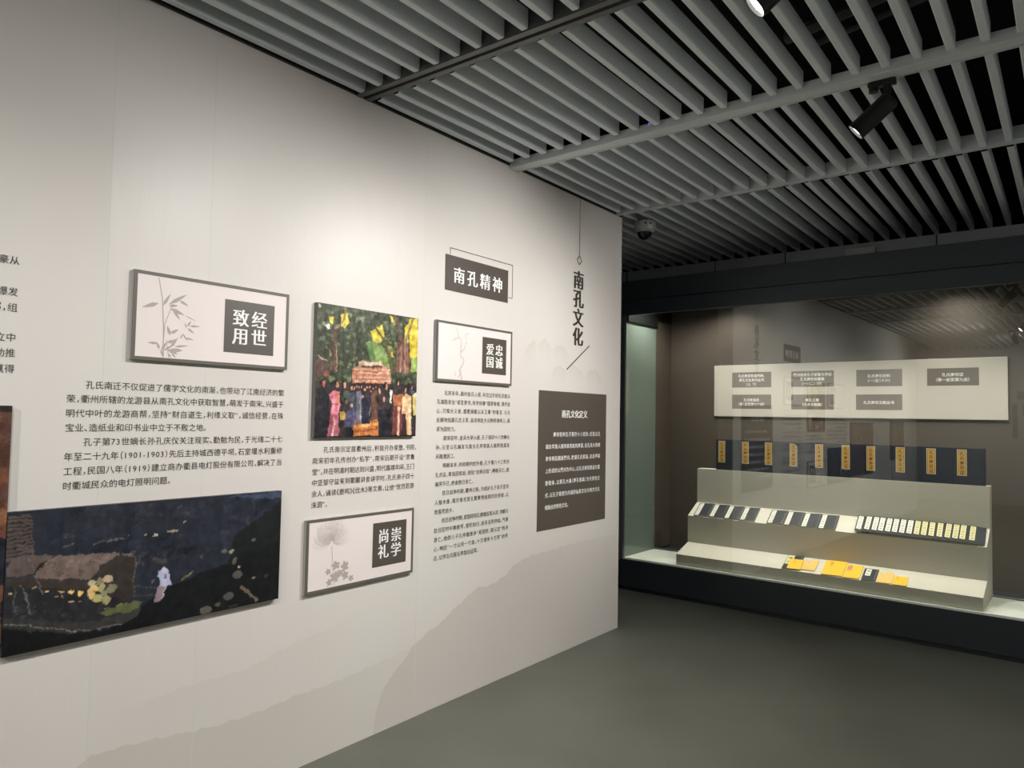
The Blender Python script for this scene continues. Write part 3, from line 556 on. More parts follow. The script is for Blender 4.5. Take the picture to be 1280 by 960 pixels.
def plum(mb):
    for w_, *p in [[10, (209, 16), (187, 67), (210, 96), (224, 125), (195, 146), (194, 174), (196, 230), (174, 256), (152, 301)], [7, (198, 170), (222, 186), (238, 220)], [6, (174, 247), (120, 223)], [5, (153, 37), (153, 60)], [6, (181, 29), (194, 58)], [4, (230, 271), (272, 280)], [4, (230, 271), (242, 225)]]: mb.stroke([(a/1000, b/1000) for a, b in p], w_*.0013, w_*.0004)
    for cx, cy in ((152, 40), (180, 30), (196, 60), (140, 235), (238, 222)): mb.poly([(cx/1000+.006*math.cos(k*1.05), cy/1000+.006*math.sin(k*1.05)) for k in range(6)])
def chrysanthemum(mb):
    cx, cy = .139, .215; rn = random.Random(2)
    for lay, (n, L0, L1, w0) in enumerate(((26, .085, .105, 230), (22, .06, .078, 210), (16, .034, .05, 190))):
        for k in range(n):
            a = R(90-w0/2+w0*k/(n-1))+rn.uniform(-.06, .06); L = rn.uniform(L0, L1); up = (.55-.5*lay*.3)*math.cos(a)
            pts = []
            for i in range(8):
                u = i/7; aa = a+up*u*u; pts.append((cx+.008*math.cos(a)+L*u*math.cos(aa), cy+.008*math.sin(a)+L*u*math.sin(aa)))
            nx, ny = -math.sin(a)*.0042, math.cos(a)*.0042; m = [math.sin(math.pi*i/7) for i in range(8)]
            for sg in (-1, 1): mb.stroke([(x+sg*nx*q, y+sg*ny*q) for (x, y), q in zip(pts, m)], .0011, .0009)
def chrysanthemum_leaves(mb):
    rn = random.Random(6)
    mb.stroke([(.139, .2), (.145, .14), (.15, .09), (.158, .02)], .003, .003)
    for x, y, r in ((165, 108, 24), (218, 97, 28), (162, 56, 30), (221, 54, 23), (123, 85, 17), (256, 36, 18), (130, 36, 18), (190, 70, 20)):
        ph = rn.uniform(0, 6.28); rx, ry = rn.uniform(.85, 1.15), rn.uniform(.75, 1.)
        mb.poly([(x/1000+r*rx/1000*(.55+.45*abs(math.cos(2.5*q+ph))**1.3+.07*math.sin(11*q))*math.cos(q), y/1000+r*ry/1000*(.55+.45*abs(math.cos(2.5*q+ph))**1.3+.07*math.cos(13*q))*math.sin(q)) for q in [2*math.pi*i/60 for i in range(60)]])
def rel(y0, z0, a, b, c, d): return (a-y0, c-z0, b-y0, d-z0)
plaque(1.231, 1.735, rel(1.231, 1.735, 1.589, 1.817, 1.790, 2.003), '致经用世', bamboo, 'framed pale plaque with grey bamboo print, left of the three plaques', 'bamboo_print', 'grey bamboo silhouette')
plaque(2.824, 1.736, rel(2.824, 1.736, 3.203, 3.425, 1.797, 2.008), '爱忠国诚', plum, 'framed pale plaque with faint plum branch print, below the dark title sign', 'plum_branch_print', 'very faint plum branch')
plaque(2.022, .741, rel(2.022, .741, 2.406, 2.628, .803, 1.016), '尚崇礼学', chrysanthemum, 'framed pale plaque with chrysanthemum print, lowest of the three plaques', 'chrysanthemum_print', 'pale grey chrysanthemum')

# ------------------------------------------------------------------ printed texts on the partition
def textblock(y0, lines, label, m='letter_dark', name='wall_text', x=.0016):
    """lines: (text, y, z of the character tops, size, width, style)"""
    zb = lines[-1][2]-.05
    o = empty(name, wall_M(x, y0, zb)); tag(o, label, 'text', 'printed texts on the partition')
    for t, y, zt, s, wd, st in lines:
        mb = MB(); line(mb, t, y-y0, zt-zb-.93*s, s, wd, st); mb.obj('text_line', M[m], o)
    return o
T1 = ['孔氏南迁不仅促进了儒学文化的南渐，也带动了江南经济的繁', '荣，衢州所辖的龙游县从南孔文化中获取智慧，萌发于南宋、兴盛于', '明代中叶的龙游商帮，坚持“财自道生，利缘义取”，诚信经营，在珠', '宝业、造纸业和印书业中立于不败之地。', '孔子第73世嫡长孙孔庆仪关注现实、勤勉为民，于光绪二十七', '年至二十九年（1901-1903）先后主持城西德平坝、石室堰水利重修', '工程，民国八年（1919）建立商办衢县电灯股份有限公司，解决了当', '时衢城民众的电灯照明问题。']
textblock(1.022, [(t, 1.081 if i in (0, 4) else 1.022, 1.648-.0495*i, .0300, None if i in (3, 7) else (.800 if i in (0, 4) else .859), 'plain') for i, t in enumerate(T1)], 'eight lines of dark text between the bamboo plaque and the boat painting')
T2 = ['孔氏南宗定居衢州后，积极开办家塾、书院，', '南宋初年孔传创办“私学”，南宋后期开设“思鲁', '堂”，并在明清时期达到兴盛，明代嘉靖年间，王门', '中坚邹守益来到衢麓讲舍讲学时，孔氏弟子四十', '余人，诵读《鹿鸣》《伐木》等文章，让他“恍然若游', '洙泗”。']
textblock(2.038, [(t, 2.097 if i == 0 else 2.038, 1.398-.0493*i, .0310, None if i == 5 else (.594 if i == 0 else .640), 'plain') for i, t in enumerate(T2)], 'six lines of dark text under the crowd painting')
T3 = ['*北宋末年，面对金兵入侵，年仅过岁的孔氏族人', '孔端隐发出“读圣贤书，所学何事”国家有难，须尽忠', '心，只知大义者，感愿捐躯以从王事”的誓言，义无', '反顾地组建孔氏义军，自发奔赴大元帅府请命上，谋', '求为国效力。', '*南宋初年，金兵大举入侵，孔子第四十八世嫡长', '孙、衍圣公孔端友与族长孔传率族人扈跸南渡来', '另南渡浙江。', '*明朝末年，时政朝内忧外患，孔子第六十三世孙', '孔贞运，奉旨回家后，得知“京师沦陷”，明朝灭亡，悲', '痛哭不已，绝食数日身亡。', '*抗日战争时期，衢州沦陷，为保护孔子及亓官夫', '人楷木像，南宗奉祀官孔繁豪携楷像四处转徙，以', '致客死他乡。', '*抗日战争时期，爱国将领孔德墉投笔从戎，李解元', '赴日犯时中弹被俘，视死如归，自杀治刑伸血，气绝', '身亡。他的儿子孔祥楷继承“爱国忧，祖父志”的决', '心，响应“一寸山河一寸血，十万青年十万军”的号', '召，以学生兵报名参加远征军。']
textblock(2.832, [(t.lstrip('*'), 2.890 if t[0] == '*' else 2.833, 1.686-.0492*i, .0285, None if i in (4, 7, 10, 13, 18) else (.585 if t[0] == '*' else .642), 'plain') for i, t in enumerate(T3)], 'tall column of small dark text under the plum branch plaque')
textblock(.70, [(t, .867-sum(adv(c) for c in t)*.030, z, .030, None, 'plain') for t, z in (('豪从', 2.040), ('爆发', 1.938), ('部，组', 1.887), ('立中', 1.790), ('动推', 1.740), ('赢得', 1.689))], 'ends of text lines cut off at the left edge of the photo')

# dark title sign with thin outline
ts = empty('title_sign', wall_M(0, 2.877, 2.2365)); tag(ts, 'dark umber title sign with four white characters and a thin outline, above the plum plaque', 'sign')
MB().box(0, .554, 0, .197, .0003, .0022).obj('sign_board', M['sign'], ts)
l = MB(); line(l, '南孔精神', .065, .048, .096, .435, 'song'); l.obj('lettering', M['letter_white'], ts, Matrix.Translation((0, 0, .0026)))
o_ = MB(); th = .0035; a, b, c, d = .038, .598, .035, .237
o_.stroke([(a, .2), (a, d)], th).stroke([(a-th/2, d), (b+th/2, d)], th).stroke([(b, d), (b, c)], th).stroke([(b+th/2, c), (.558, c)], th); o_.obj('outline', M['title_dark'], ts, Matrix.Translation((0, 0, .0016)))
# vertical title with line, lozenge and slash
vt = empty('vertical_title', wall_M(.0016, 4.16, 1.87)); tag(vt, 'tall brown vertical title hung from a thin line and lozenge near the partition end', 'title')
l = MB()
for i, ch in enumerate('南孔文化'): put(l, ch, -.006, (2.560, 2.430, 2.298, 2.166)[i]-1.87-.1215, .134, 'heavy')
l.obj('lettering', M['title_dark'], vt)
MB().stroke([(.067, .800), (.067, 1.203)], .005).obj('hanging_line', M['title_dark'], vt)
lz = MB(); 
for p, q in (((.067, .803), (.098, .772)), ((.098, .772), (.067, .741)), ((.067, .741), (.036, .772)), ((.036, .772), (.067, .803))): lz.stroke([p, q], .007)
lz.obj('lozenge', M['title_dark'], vt)
MB().stroke([(-.074, .004), (.213, .190)], .0085).obj('slash', M['title_dark'], vt)
# dark definition panel
dp = empty('definition_panel', wall_M(0, 3.770, .824)); tag(dp, 'tall dark umber text panel with white heading near the end of the partition', 'panel')
MB().box(0, .844, 0, .899, .0003, .0022).obj('panel_board', M['sign'], dp)
l = MB(); line(l, '南孔文化定义', .262, .724, .056, .325, 'song'); l.obj('heading', M['letter_white'], dp, Matrix.Translation((0, 0, .0026)))
for i, t in enumerate(['南宋初年孔子第四十八世孙、衍圣公孔', '端友率族人随宋高宗赵构南渡，在孔氏大宗统', '南宋朝廷赐居衢州，敕建孔氏家庙，在此基础', '上形成的以衢州为中心，以孔氏南宗家庙为重', '要载体，以祭孔大典（南孔祭典）为代表性仪', '式，以孔子思想为内涵的儒家文化与地方文化', '相融合的特色文化。']):
    l = MB(); line(l, t, .168 if i == 0 else .083, 1.4535-.0785*i-.824-.031, .0325, None if i == 6 else (.595 if i == 0 else .680), 'bold'); l.obj('text_line', M['letter_white'], dp, Matrix.Translation((0, 0, .0026)))

# ------------------------------------------------------------------ display case
MC = Matrix.Translation((0, 5.885, 0)) @ Matrix.Rotation(R(-1.2), 4, 'Z')
case = empty('display_case', MC); tag(case, 'long black walled glass display case built along the far wall', 'display case')
CX0, CX1, CZ, CT, CB = -.57, 2.92, .292, 2.50, .93
pl = MB().box(CX0-.02, CX1, 0, CB+.05, .04, CZ-.012).box(CX0, CX1, .03, CB, 0, .04); M['plinth'] = mat('plinth_charcoal_paint', (40, 45, 50), .42)
pl.obj('plinth', M['plinth'], case)
MB().box(CX0, CX1, .002, .6, CZ-.012, CZ).obj('display_floor', M['case_white'], case)['label'] = 'white display floor'
MB().box(CX0, CX1, .602, .628, CZ-.012, CZ+.012, ch=.003).obj('rear_rail', M['rail_dark'], case)
MB().box(CX0-.02, CX1, .93, .96, .28, 2.81).obj('back_panel', M['taupe'], case)
fs = MB().box(CX0-.02, CX1, -.006, .03, CT+.138, 2.813).box(CX0-.02, CX1, -.006, .03, CT, CT+.13); fs.obj('fascia', M['case_black'], case)
MB().box(CX0-.02, CX1, .012, .03, CT+.13, CT+.138).obj('fascia_groove', M['trim_black'], case)
MB().box(CX0-.02, CX1, .03, .96, 2.785, 2.81).obj('canopy', M['case_black'], case)
MB().box(CX0+.012, CX1, .012, .020, CZ-.008, CT+.01).obj('front_glass', M['glass'], case)['label'] = 'clear front glass with reflections'
MB().box(CX0, CX0+.010, .024, .60, CZ-.006, CT+.015).obj('side_glass', M['side_glass'], case)['label'] = 'greenish end glass'
MB().box(CX0-.02, CX0+.012, -.004, .022, CZ-.012, CT+.01).obj('corner_post', M['rail_dark'], case)
MB().box(CX0+.0, CX0+.010, .60, .93, CZ, CT+.015).obj('side_panel', M['taupe'], case)
MB().box(CX1-.02, CX1, .03, .93, CZ, CT+.015).obj('end_panel', M['taupe'], case)
MB().box(CX0-.02, CX0+.01, .03, .96, CT+.015, 2.785).box(CX0+.01, CX0+.03, .03, .60, CT-.05, 2.785).obj('end_header', M['black'], case)
# small sticker on the end glass
stk = MB().lathe([(.006, 0), (.006, .0004)], 12, Matrix.Translation((.018, .05, 0))).stroke([(.02, .043), (.014, .026), (.03, .018)], .006).stroke([(.016, .03), (.004, .036)], .005).stroke([(.028, .037), (.044, .034)], .005).stroke([(.0, .006), (.05, .006)], .006)
stk.obj('sticker', M['black'], case, Matrix(((0, 0, 1, CX0+.0108), (1, 0, 0, .075), (0, 1, 0, .95), (0, 0, 0, 1))))
# downlights in the canopy
for lx, ly, pw, sz in ((.09, .62, .34, 150), (1.95, .62, .34, 150), (.35, .25, 1, 110), (1.10, .25, 1, 110), (1.85, .25, 1, 110), (2.6, .25, 1, 110), (-.30, .28, .55, 160)):
    dl = MB().lathe([(.0001, .072), (.026, .072), (.027, 0), (.034, 0), (.034, .077)], 20, cap=False).obj('downlight', M['black'], case, Matrix.Translation((lx, ly, CT+.208)))
    MB().lathe([(.0001, .07), (.025, .07)], 20, cap=False).obj('lens', M['lens'], dl)
    ld = bpy.data.lights.new('downlight_beam', 'SPOT'); ld.energy = P_CASE*pw; ld.spot_size = R(sz); ld.spot_blend = .8; ld.shadow_soft_size = .03; ld.color = (1., .97, .87)
    lo = bpy.data.objects.new('downlight_beam', ld); COL.objects.link(lo); lo.parent = case; lo.matrix_local = Matrix.Translation((lx, ly, CT+.202))
# soffit over the case
structure(MB().box(-3.2, X1, 6.68, 7.1, 2.83, 3.085).obj('trim_2', M['grey_wall']), 'grey soffit strip above the display case')
for sx in (-.98, -.02, 1.84):
    structure(MB().box(sx-.004, sx+.004, 6.676, 6.68, 2.83, 3.08).obj('trim_3', M['trim_black']), 'dark seam in the soffit above the display case')
tag(MB().box(1.17, 1.40, 6.60, 6.66, 2.823, 3.035, ch=.006).obj('junction_box', mat('box_white_plastic', (235, 238, 235), .5)), 'pale box lying on top of the display case below the slats', 'box')
hk = MB().tube([(.65, 6.655, 3.10), (.65, 6.655, 2.90)], .004, 8).tube([(.65+.03*math.cos(a), 6.655, 2.87+.03*math.sin(a)) for a in [2*math.pi*i/16 for i in range(17)]], .004, 6)
tag(hk.obj('cable_hook', M['trim_black']), 'dark cable loop hanging from the ceiling above the case', 'cable')

# stepped riser
PF = [(.045, CZ), (.045, .384), (.27, .460), (.27, .695), (.462, .800), (.462, 1.106), (.585, 1.106), (.585, CZ)]
rs_ = empty('display_riser', MC); tag(rs_, 'cream cloth covered three step riser standing inside the glass case', 'riser')
MB().prism(PF, -.054, 2.2, 'x').obj('stepped_body', M['riser'], rs_)

# white board with captions on the back panel
bd = empty('caption_board', MC @ Matrix.Translation((-.090, .912, 1.590))); tag(bd, 'long white board with seven grey captions on the back of the case', 'board')
MB().box(0, 2.371, 0, .0165, 0, .491, ch=.002).obj('board', M['board'], bd)
MF = Matrix(((1, 0, 0, 0), (0, 0, -1, 0), (0, 1, 0, 0), (0, 0, 0, 1)))   # local xy -> upright, facing -y
CAP = [(.090, 1.866, .374, .144, ['孔氏南宗家庙传统、', '南孔文化系列丛刊', '（上 下）']), (.090, 1.664, .374, .134, ['孔氏家庙志', '（第1册至第七十册）']), (.646, 1.866, .368, .142, ['衢州西安孔子家塾与学田', '孔氏南宗珍藏集', '（一）（二）（四）']), (.646, 1.662, .367, .134, ['南孔之尊', '（六大专题集）']), (1.197, 1.863, .356, .143, ['孔氏南宗史料', '（一）至（十六）']), (1.194, 1.662, .358, .132, ['孔氏南宗文献丛书']), (1.735, 1.862, .359, .141, ['孔氏南宗谱', '（第一册至第九册）'])]
for cx, cz, cw, chh, tx in CAP:
    c = MB().quad((0, 0, 0), (cw, 0, 0), (cw, chh, 0), (0, chh, 0)).obj('caption_plate', M['plate'], bd, Matrix.Translation((cx+.090, -.0006, cz-1.590)) @ MF)
    l = MB(); s = .030
    for i, t in enumerate(tx):
        tw = sum(adv(k) for k in t)*s; line(l, t, (cw-tw)/2, chh/2+(len(tx)/2-i)*.040-.037, s, None, 'bold')
    l.obj('lettering', M['letter_white'], c, Matrix.Translation((0, 0, .0004)))

# ------------------------------------------------------------------ books
def slope_M(P0, P1, x, s, rot=0., lift=0., tilt=0.):
    a = math.atan2(P1[1]-P0[1], P1[0]-P0[0])
    return MC @ Matrix.Translation((x, P0[0]+s*math.cos(a)-lift*math.sin(a), P0[1]+s*math.sin(a)+lift*math.cos(a))) @ Matrix.Rotation(a, 4, 'X') @ Matrix.Rotation(rot, 4, 'Z') @ Matrix.Rotation(tilt, 4, 'Y')
S1 = ((.27, .695), (.462, .80)); S2 = ((.045, .384), (.27, .46))
def place(meshes, MM, name, label, cat, group):
    """a thing with one child per (part name, mesh, parent index)"""
    t = empty(name, MM); tag(t, label, cat, group); made = []
    for pn, me, pi in meshes:
        o = bpy.data.objects.new(pn, me); COL.objects.link(o); o.parent = t if pi is None else made[pi]; made.append(o)
    return t
# upright slipcases: blue cloth, gold title label, cream page block seen at the top
def slipcase(w_, h_, d_, lx, lw, torn):
    cov = MB().box(0, w_, 0, .004, 0, h_, ch=.0012).box(0, .004, .004, d_-.004, 0, h_).box(w_-.004, w_, .004, d_-.004, 0, h_).box(0, w_, d_-.004, d_, 0, h_).mesh('cloth_cover', M['cover_case'])
    pg = MB().box(.0045, w_-.0045, .0045, d_-.0045, .002, h_-.005).mesh('page_block', M['pages'])
    z0, z1 = h_-.205, h_-.012
    def shape(k, yy):
        a, b, c, d = lx+k, lx+lw-k, z0+k, z1-k
        pts = [(a, c), (b, c), (b, d), (a, d)] if not torn else [(a, c), (b, c), (b, d-.026), (b-.016, d-.010), (b-.026, d-.004), (a, d)]
        n = len(pts); return pts
    mb = MB()
    def add(mb, pts, y):
        n = len(mb.v); mb.v += [(p[0], y, p[1]) for p in pts]; mb.f.append(tuple(range(n, n+len(pts))))
    add(mb, shape(0, 0), -.0008); lab = mb.mesh('title_label', M['gold_rim'])
    mb = MB(); add(mb, shape(.0055, 0), -.0011); rim = mb.mesh('border', M['ink'])
    mb = MB(); add(mb, shape(.0085, 0), -.0014); fld = mb.mesh('label_field', M['gold'])
    lt = MB(); s = .030
    for i, ch in enumerate('孔氏南宗谱'): put(lt, ch, lx+lw/2-s/2, z1-.046-i*.034, s, 'bold')
    lt.v = [(x, -.0017, y) for x, y, _ in lt.v]; let = lt.mesh('lettering', M['ink'])
    return [('cloth_cover', cov, None), ('page_block', pg, None), ('title_label', lab, None), ('border', rim, 2), ('label_field', fld, 2), ('lettering', let, 2)]
ed = [.122, .335, .540, .738, .937, 1.163, 1.367, 1.559, 1.773, 1.973, 2.177]
edges = [.122, .3345, .5415, .746, .951, 1.158, 1.362, 1.5685, 1.772, 1.9755]
lab_l = [.144, .360, .565, .776, .984, 1.191, 1.378, 1.588, 1.798, 2.0]
edges = [.122, .335, .545, .752, .952, 1.1635, 1.366, 1.5585, 1.773, 1.973, 2.177]
lab_l = [.144, .360, .565, .776, .984, 1.191, 1.378, 1.588, 1.798, 1.998]
ords = ['first slipcase from the left end of the row', 'second slipcase from the left end', 'third slipcase from the left end', 'fourth slipcase from the left, its label corner torn', 'fifth slipcase from the left, dark and unreflected', 'fifth slipcase from the right end', 'fourth slipcase from the right, its label worn', 'third slipcase from the right end', 'second slipcase from the right end', 'last slipcase at the right end of the row']
lab_l = [.144, .360, .565, .776, .984, 1.191, 1.378, 1.588, 1.798, 1.998]
for i in range(10):
    w_ = edges[i+1]-edges[i]-.002
    place(slipcase(w_, .272, .05, lab_l[i]-edges[i], .062, i == 3), MC @ Matrix.Translation((edges[i], .472, 1.1062)), 'book_slipcase', 'dark blue '+ords[i], 'book', 'blue slipcases on the top step')
# thread-bound books lying on the slopes
def bound(w_, h_, t, cover, slip_m, slip, stitch=True, letters='', lm='letter_dark', side='left'):
    """origin at the lower-left corner, lying in xy, cover up"""
    out = [('page_block', MB().box(.0006, w_-.0006, .0006, h_-.0006, .0008, t-.001).mesh('page_block', M['pages']), None),
           ('cover', MB().box(0, w_, 0, h_, t-.001, t).box(0, w_, 0, h_, 0, .0008).mesh('cover', M[cover]), None)]
    a, b, c, d = slip
    out.append(('title_slip', MB().quad((a, c, t+.0003), (b, c, t+.0003), (b, d, t+.0003), (a, d, t+.0003)).mesh('title_slip', M[slip_m]), None))
    if letters:
        l = MB(); n = len(letters); s = min((b-a)*.72, (d-c)/(n+.6))
        for i, ch in enumerate(letters): put(l, ch, (a+b)/2-s/2, d-(i+1)*(d-c)/(n+.3)-0*s, s, 'bold')
        l.v = [(x, y, t+.0006) for x, y, _ in l.v]; out.append(('lettering', l.mesh('lettering', M[lm]), 2))
    if stitch:
        st = MB(); x = w_-.012; k = 9
        for i in range(k): st.stroke([(x, h_*(i+.15)/k), (x, h_*(i+.8)/k)], .0016, h=t+.0003)
        out.append(('stitching', st.mesh('stitching', M['stitch']), None))
    return out
wb, hb_ = .1335, .192
M['pale_ink'] = mat('faded_label_ink', (138, 134, 126), .6)
bk = bound(wb, hb_, .009, 'cover', 'slip', (.008, .043, .006, hb_-.008), True, '孔氏南宗谱', 'pale_ink')
posn = ['first', 'second', 'third', 'fourth']
for i, x in enumerate((.001, .141, .2775, .4165)):
    place(bk, slope_M(*S1, x, .003, R(3.5), .0008), 'thread_bound_book', posn[i]+' indigo book of the left foursome on the middle step', 'book', 'indigo books on the middle step')
for i, x in enumerate((.652, .790, .926, 1.060)):
    place(bk, slope_M(*S1, x, .001, R(3), .0008), 'thread_bound_book', posn[i]+' indigo book of the central foursome on the middle step', 'book', 'indigo books on the middle step')
b1 = bound(.105, .205, .005, 'cover', 'slip', (.008, .042, .030, .197), False, '孔氏南宗考', 'pale_ink')
b2 = bound(.105, .205, .005, 'cover', 'slip_cream', (.008, .042, .030, .197), False, '孔氏南宗考', 'pale_ink')
xs = [1.335, 1.392, 1.444, 1.489, 1.538, 1.585, 1.634, 1.683, 1.732, 1.779, 1.828, 1.880, 1.930, 1.978, 2.023, 2.082]
nth = ['first', 'second', 'third', 'fourth', 'fifth', 'sixth', 'seventh', 'eighth']
for i, x in enumerate(xs):
    lab = (nth[i]+' white labelled book from the left in the overlapping row' if i < 8 else nth[i-8]+' cream labelled book in the overlapping row, counted from the white ones')
    if i == 15: lab = 'rightmost cream labelled book of the overlapping row, its indigo cover bare'
    place(b1 if i < 8 else b2, slope_M(*S1, x, .002 if i == 0 else .008, R(3 if i < 12 else 1.5), .0215 if i < 15 else .0182, R(9.2 if i < 15 else 8.0)) , 'thread_bound_book', lab, 'book', 'overlapping books on the middle step')
# bottom step
def loose(x, s, w_, h_, t, cover, slip_m, slip, label, lift=.0008, rot=0., stitch=False, letters='', lm='ink'):
    place(bound(w_, h_, t, cover, slip_m, slip, stitch, letters, lm), slope_M(*S2, x, s, rot, lift), 'paper_book', label, 'book', 'books on the lowest step')
loose(.850, .003, .125, .225, .006, 'cover', 'slip_cream', (.004, .056, .08, .222), 'indigo book with yellowish label half under a yellow book on the lowest step', rot=R(3.5), stitch=True, letters='南孔')
loose(.890, .004, .102, .155, .006, 'yellow', 'yellow', (.03, .05, .09, .14), 'yellow book lying on the indigo book at the left of the lowest step', lift=.0075, rot=R(5), letters='孔氏')
loose(.990, .030, .104, .160, .006, 'tan', 'pages', (.026, .046, .09, .146), 'pale tan book beside the left yellow book on the lowest step', rot=R(2.5), letters='南孔')
loose(1.150, .001, .150, .225, .008, 'yellow', 'yellow', (.030, .065, .130, .205), 'largest yellow book in the middle of the lowest step', rot=R(3.2), letters='衢孔')
loose(1.305, .002, .115, .200, .006, 'yellow', 'red_ink', (.012, .040, .110, .180), 'yellow book with red title label on the lowest step', rot=R(3), letters='孔志', lm='slip')
loose(1.434, .001, .097, .178, .006, 'cover', 'slip', (.014, .050, .070, .168), 'indigo book with white label among the yellow books', rot=R(3), stitch=True, letters='南孔')
loose(1.538, .001, .099, .160, .005, 'tan', 'pages', (.022, .040, .085, .148), 'pale tan book between the indigo and the last yellow book', rot=R(3), letters='南孔')
loose(1.644, .0, .092, .126, .006, 'yellow', 'yellow', (.012, .034, .060, .118), 'small yellow book at the right end of the lowest step row', rot=R(2.5), letters='孔氏')

# ------------------------------------------------------------------ seen only mirrored in the case glass
def board_rear(x0, x1, z0, z1, m, label):
    o = MB().box(x0, x1, -5.5, -5.47, z0, z1, ch=.003).obj('exhibit_panel', M[m]); tag(o, label, 'panel', 'exhibit panels on the rear wall')
M['slate'] = mat('slate_panel', (70, 76, 82), .5); M['maroon'] = mat('maroon_panel', (96, 62, 54), .5); M['pale'] = mat('pale_panel', (170, 168, 162), .6)
board_rear(1.34, 2.7, 2.06, 2.22, 'slate', 'slate heading board on the rear wall, mirrored in the case glass')
board_rear(1.42, 1.78, 1.76, 1.98, 'maroon', 'small maroon picture panel on the rear wall, mirrored in the case glass')
board_rear(1.26, 1.34, 1.30, 1.98, 'slate', 'narrow slate upright panel on the rear wall, mirrored in the case glass')
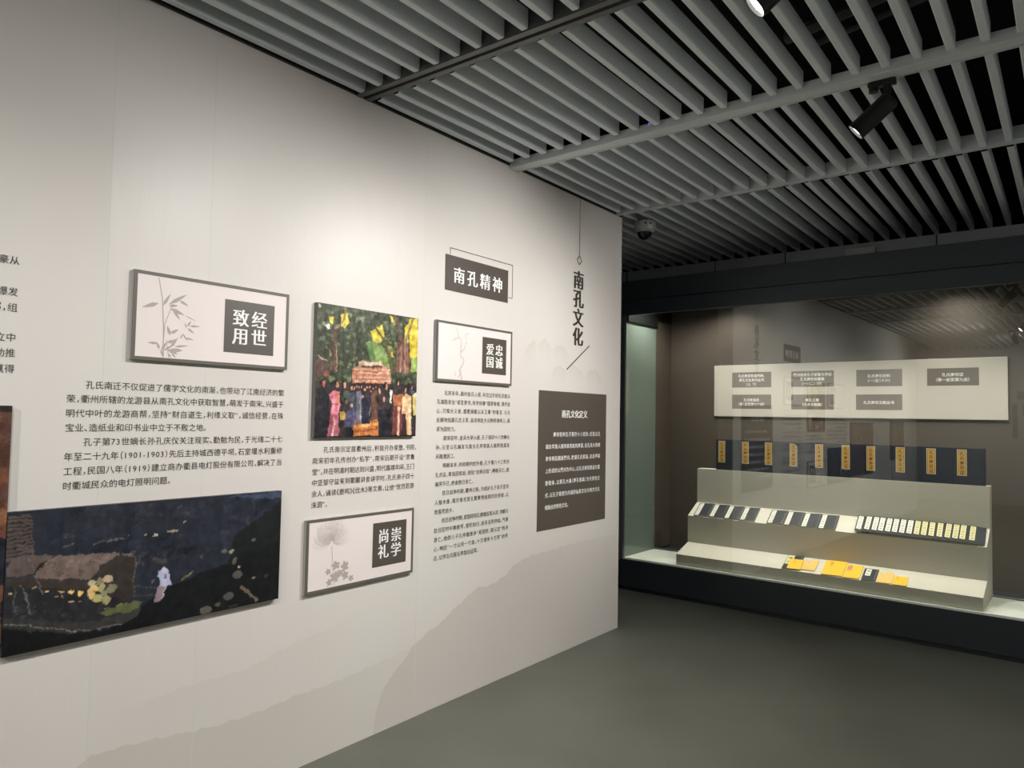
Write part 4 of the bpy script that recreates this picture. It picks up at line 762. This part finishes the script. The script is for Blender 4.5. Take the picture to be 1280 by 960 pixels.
# visitor standing behind the viewer, visible mirrored in the glass
M['skin'] = mat('skin', (196, 150, 126), .5); M['hair'] = mat('hair_black', (24, 20, 19), .45); M['dress'] = mat('dark_maroon_dress', (70, 40, 40), .8); M['shoe'] = mat('black_shoe', (20, 20, 20), .4)
def skinned(name, V, E_, m, parent, sub=2):
    me = bpy.data.meshes.new(name); me.from_pydata([v[:3] for v in V], E_, []); me.update(); me.materials.append(m)
    o = link(name, me, parent); md = o.modifiers.new('skin', 'SKIN'); md.use_smooth_shade = True
    for i, v in enumerate(V):
        d = me.skin_vertices[0].data[i]; d.radius = (v[3], v[4] if len(v) > 4 else v[3]); d.use_root = (i == 0)
    s = o.modifiers.new('subdivision', 'SUBSURF'); s.levels = sub; s.render_levels = sub; return o
def visitor(x, y, rz):
    p = empty('person', Matrix.Translation((x, y, 0)) @ Matrix.Rotation(rz, 4, 'Z'))
    tag(p, 'person with short black hair in a dark maroon dress, mirrored in the case glass', 'person')
    V = [(0, 0, .90, .135, .105), (0, .005, 1.03, .115, .085), (0, 0, 1.18, .135, .095), (0, 0, 1.32, .12, .085), (0, .0, 1.40, .05), (0, .008, 1.455, .046), (0, .012, 1.50, .066, .074), (0, .012, 1.565, .074, .09), (0, .004, 1.625, .05, .06)]
    E_ = [(i, i+1) for i in range(8)]
    def chain(root, pts):
        k = root
        for q in pts: V.append(q); E_.append((k, len(V)-1)); k = len(V)-1
        return k
    for s in (-1, 1):
        chain(0, [(s*.085, .0, .82, .085), (s*.09, .012, .48, .056), (s*.09, .0, .40, .05), (s*.088, -.012, .24, .046), (s*.086, -.02, .08, .033), (s*.09, .03, .045, .034), (s*.094, .12, .03, .03)])
        h = chain(3, [(s*.155, 0, 1.335, .055), (s*.195, -.005, 1.25, .044), (s*.215, .0, 1.07, .036), (s*.19, .10, .985, .034), (s*.10, .20, 1.02, .026), (s*.075, .222, 1.03, .024, .03)])
        for k in range(4): chain(h, [(s*(.055-.0*k), .235+.004*(k % 2), 1.052-.018*k, .009), (s*.030, .250, 1.050-.018*k, .0085), (s*.012+(.002*k), .245, 1.046-.018*k, .008)])
        chain(h, [(s*.07, .21, 1.065, .010), (s*.052, .222, 1.085, .009)])
    body = skinned('body', V, E_, M['skin'], p)
    f = MB()      # nose, ears, eyes, mouth laid on the face
    f.lathe([(.0001, .0), (.011, .004), (.013, .018), (.006, .034), (.0001, .036)], 10, Matrix.Translation((0, .094, 1.535)), cap=False)
    for s in (-1, 1): f.lathe([(.0001, -.008), (.012, -.006), (.014, .004), (.0001, .008)], 10, Matrix.Translation((s*.076, .01, 1.545)) @ Matrix.Rotation(R(90), 4, 'Y') @ Matrix.Scale(1.5, 4, (1, 0, 0)), cap=False)
    f.obj('nose_and_ears', M['skin'], p, smooth=True)
    e = MB()
    for s in (-1, 1): e.lathe([(.0001, -.004), (.011, 0), (.0001, .004)], 10, Matrix.Translation((s*.03, .092, 1.565)) @ Matrix.Rotation(R(90), 4, 'X'), cap=False)
    e.obj('eyes', M['hair'], p)
    MB().lathe([(.0001, -.003), (.02, 0), (.0001, .003)], 10, Matrix.Translation((0, .09, 1.505)) @ Matrix.Rotation(R(90), 4, 'X') @ Matrix.Scale(.35, 4, (0, 1, 0)), cap=False).obj('mouth', M['dress'], p)
    hr = MB(); n = 24; rows = []
    for j, (z, rx, ry, cy, gap) in enumerate(((1.685, .02, .02, -.0, 0), (1.675, .06, .065, -.0, 0), (1.65, .085, .095, .0, 0), (1.61, .10, .108, -.004, 0), (1.57, .104, .11, -.012, .42), (1.53, .106, .108, -.016, .62), (1.48, .105, .10, -.018, .70), (1.44, .095, .085, -.02, .75))):
        rows.append([(rx*math.sin(a), cy-ry*math.cos(a), z) for a in [(-math.pi+gap*math.pi/1.6)+(2*math.pi-2*gap*math.pi/1.6)*i/n for i in range(n+1)]])
    for r_ in rows: hr.v += r_
    for j in range(len(rows)-1):
        for i in range(n): hr.f.append((j*(n+1)+i, j*(n+1)+i+1, (j+1)*(n+1)+i+1, (j+1)*(n+1)+i))
    ho = hr.obj('hair', M['hair'], p, smooth=True); so = ho.modifiers.new('thickness', 'SOLIDIFY'); so.thickness = .012
    d = MB(); n = 28; rows = []
    for z, rx, ry in ((1.375, .085, .075), (1.35, .15, .095), (1.30, .168, .108), (1.18, .158, .118), (1.03, .135, .108), (.95, .155, .125), (.85, .18, .145), (.65, .205, .165), (.45, .23, .18)):
        rows.append([(rx*math.cos(a)*(1+.02*math.sin(7*a)*(1.4-z)), .002+ry*math.sin(a)*(1+.02*math.sin(7*a)*(1.4-z)), z) for a in [2*math.pi*i/n for i in range(n)]])
    for r_ in rows: d.v += r_
    for j in range(len(rows)-1):
        for i in range(n): d.f.append((j*n+i, j*n+(i+1) % n, (j+1)*n+(i+1) % n, (j+1)*n+i))
    for s in (-1, 1): d.tube([(s*.12, 0, 1.335), (s*.165, 0, 1.32), (s*.20, -.005, 1.25), (s*.215, -.002, 1.12)], [.07, .07, .058, .052], 14)
    d.obj('dress', M['dress'], p, smooth=True)
    for s in (-1, 1): MB().lathe([(.0001, -.0), (.05, .0), (.052, .03), (.04, .06), (.0001, .066)], 16, Matrix.Translation((s*.09, .045, 0)) @ Matrix.Scale(2.4, 4, (0, 1, 0)), cap=False).obj('shoe', M['shoe'], p, smooth=True)
visitor(1.97, -2.3, R(18))
bpy.data.objects.remove(_fo)
